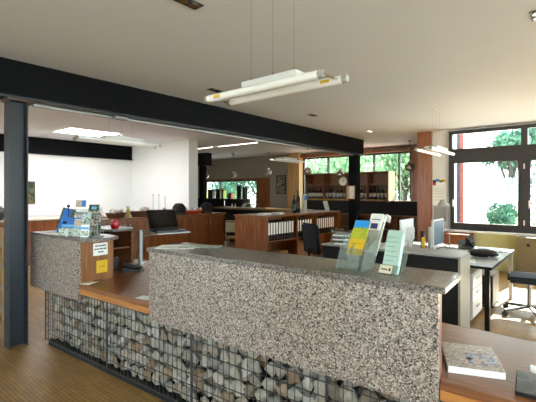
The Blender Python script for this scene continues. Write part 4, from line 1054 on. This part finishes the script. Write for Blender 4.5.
# ------------------------------------------------------------------ outside
g = G(); g.box(-40, 30, 11.5, 60, -.3, -.05); g.box(-2.8, 4.2, 9.3, 11.5, -.3, -.05); g.box(4.2, 30, -40, 11.5, -.3, -.05); g.box(-40, 4.2, -40, -5.2, -.3, -.05); o = g.obj('ground_outside', m_ground); o['kind'] = 'structure'
def tree(lab, x, y, zc, r, mat, n, leaf, seed, group='trees outside the windows', squash=.9, trunk=True, name='tree'):
    t = thing(name, lab, 'tree' if trunk else 'bush', (x, y, -.05), 0, group)
    rr = random.Random(seed); g = G(); bm = g.bm
    cl = [(rr.gauss(0, .45)*r, rr.gauss(0, .45)*r, zc+rr.gauss(0, .45)*r*squash) for _ in range(26)]
    for _ in range(n):
        c = cl[rr.randrange(26)]
        p = Vector((c[0]+rr.gauss(0, .17)*r, c[1]+rr.gauss(0, .17)*r, c[2]+rr.gauss(0, .15)*r))
        q3 = Vector((p.x, p.y, (p.z-zc)/squash))
        if p.z < .05: continue
        if q3.length > r: continue
        e = Euler((rr.uniform(0, 6.3), rr.uniform(0, 6.3), rr.uniform(0, 6.3))).to_matrix(); s = leaf*rr.uniform(.6, 1.3)
        vs = [bm.verts.new(p + e @ Vector(q)) for q in ((-s, 0, 0), (0, -s*.45, 0), (s, 0, 0), (0, s*.45, 0))]
        bm.faces.new(vs)
    me = bpy.data.meshes.new('foliage'); bm.to_mesh(me); bm.free(); me.materials.append(mat)
    o = bpy.data.objects.new('foliage', me); COL.objects.link(o); o.parent = t
    g = G(); g.cyl((0, 0, 0), (.1, 0, zc*.8), .12 if trunk else .03, .07 if trunk else .02)
    if trunk:
        for k in range(5):
            a = rr.uniform(0, 6.3); g.cyl((.08, 0, zc*.55), (.08+r*.6*math.cos(a), r*.6*math.sin(a), zc+r*.3), .05, .02, n=8)
    g.obj('trunk', m_bark, t)
    return t
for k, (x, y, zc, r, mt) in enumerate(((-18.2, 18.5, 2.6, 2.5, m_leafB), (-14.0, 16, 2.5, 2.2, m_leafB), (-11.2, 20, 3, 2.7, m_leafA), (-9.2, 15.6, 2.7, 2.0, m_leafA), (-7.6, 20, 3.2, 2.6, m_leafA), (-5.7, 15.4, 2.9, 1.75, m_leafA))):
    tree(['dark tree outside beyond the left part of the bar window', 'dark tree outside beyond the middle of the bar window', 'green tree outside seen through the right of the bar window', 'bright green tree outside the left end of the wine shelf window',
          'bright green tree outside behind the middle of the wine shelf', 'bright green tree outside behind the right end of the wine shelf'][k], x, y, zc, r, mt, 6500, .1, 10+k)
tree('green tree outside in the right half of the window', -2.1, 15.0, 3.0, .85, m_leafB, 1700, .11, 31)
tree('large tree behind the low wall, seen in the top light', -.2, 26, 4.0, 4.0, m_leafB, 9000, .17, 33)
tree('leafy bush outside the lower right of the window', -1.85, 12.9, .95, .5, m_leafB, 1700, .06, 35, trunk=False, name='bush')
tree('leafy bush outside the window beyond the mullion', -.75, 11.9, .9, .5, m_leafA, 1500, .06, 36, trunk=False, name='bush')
t = thing('white_house', 'white rendered house with brick red corner pier outside the window', 'house', (-3.66, 16, -.05))
g = G(); g.box(-.0, .8, 0, 6, 0, 5.0); g.obj('wall', m_house, t)
g = G(); g.box(-.12, .0, -.02, 6, 0, 5.0); g.obj('corner_pier', m_brick, t)
g = G(); g.box(-.9, -.12, .3, 6, 0, 5.0); g.obj('side_wing', M_plain('blue_grey_cladding', '#2a303c', .7), t)
g = G(); g.box(.46, .5, -.05, 0, 1.2, 2.2); g.obj('downpipe', m_alu, t)
g = G(); g.box(-1.0, .9, -.2, 6.1, 5.0, 5.2); g.obj('roof', m_brown, t)
t = thing('garden_wall', 'low white garden wall outside beyond the tree', 'wall', (-2.5, 17.5, -.05))
g = G(); g.box(0, 7, 0, .2, 0, 1.2); g.obj('body', m_house, t)
g = G(); g.box(-.03, 7.03, -.04, .24, 1.2, 1.28); g.obj('coping', m_brick, t)

# ------------------------------------------------------------------ light, world, camera
sun = bpy.data.lights.new('sun', 'SUN'); sun.energy = 14; sun.angle = math.radians(.8); sun.color = (1, .93, .82)
so = bpy.data.objects.new('sun', sun); COL.objects.link(so)
el = math.radians(38); az = math.radians(-7)
d = Vector((math.sin(az)*math.cos(el), -math.cos(az)*math.cos(el), -math.sin(el)))
so.rotation_euler = d.to_track_quat('-Z', 'Y').to_euler()
w = bpy.data.worlds.new('sky'); bpy.context.scene.world = w; w.use_nodes = True
bg = w.node_tree.nodes['Background']; bg.inputs[0].default_value = (.82, .91, 1, 1); bg.inputs[1].default_value = 3.2

sc = bpy.context.scene
cam = bpy.data.cameras.new('camera'); co = bpy.data.objects.new('camera', cam); COL.objects.link(co)
cam.sensor_width = 36; cam.lens = 36*390/536; cam.shift_y = -9/536
co.location = (0, 0, 1.6); co.rotation_euler = (PI/2, 0, TH)
cam.clip_start = .05
sc.camera = co
sc.view_settings.view_transform = 'Standard'; sc.view_settings.look = 'None'; sc.view_settings.gamma = 1; sc.view_settings.exposure = 2.3
sc.cycles.max_bounces = 10; sc.cycles.diffuse_bounces = 6; sc.cycles.transparent_max_bounces = 16
sc.cycles.sample_clamp_indirect = 6; sc.cycles.caustics_reflective = False; sc.cycles.caustics_refractive = False
print('stones', cnt)
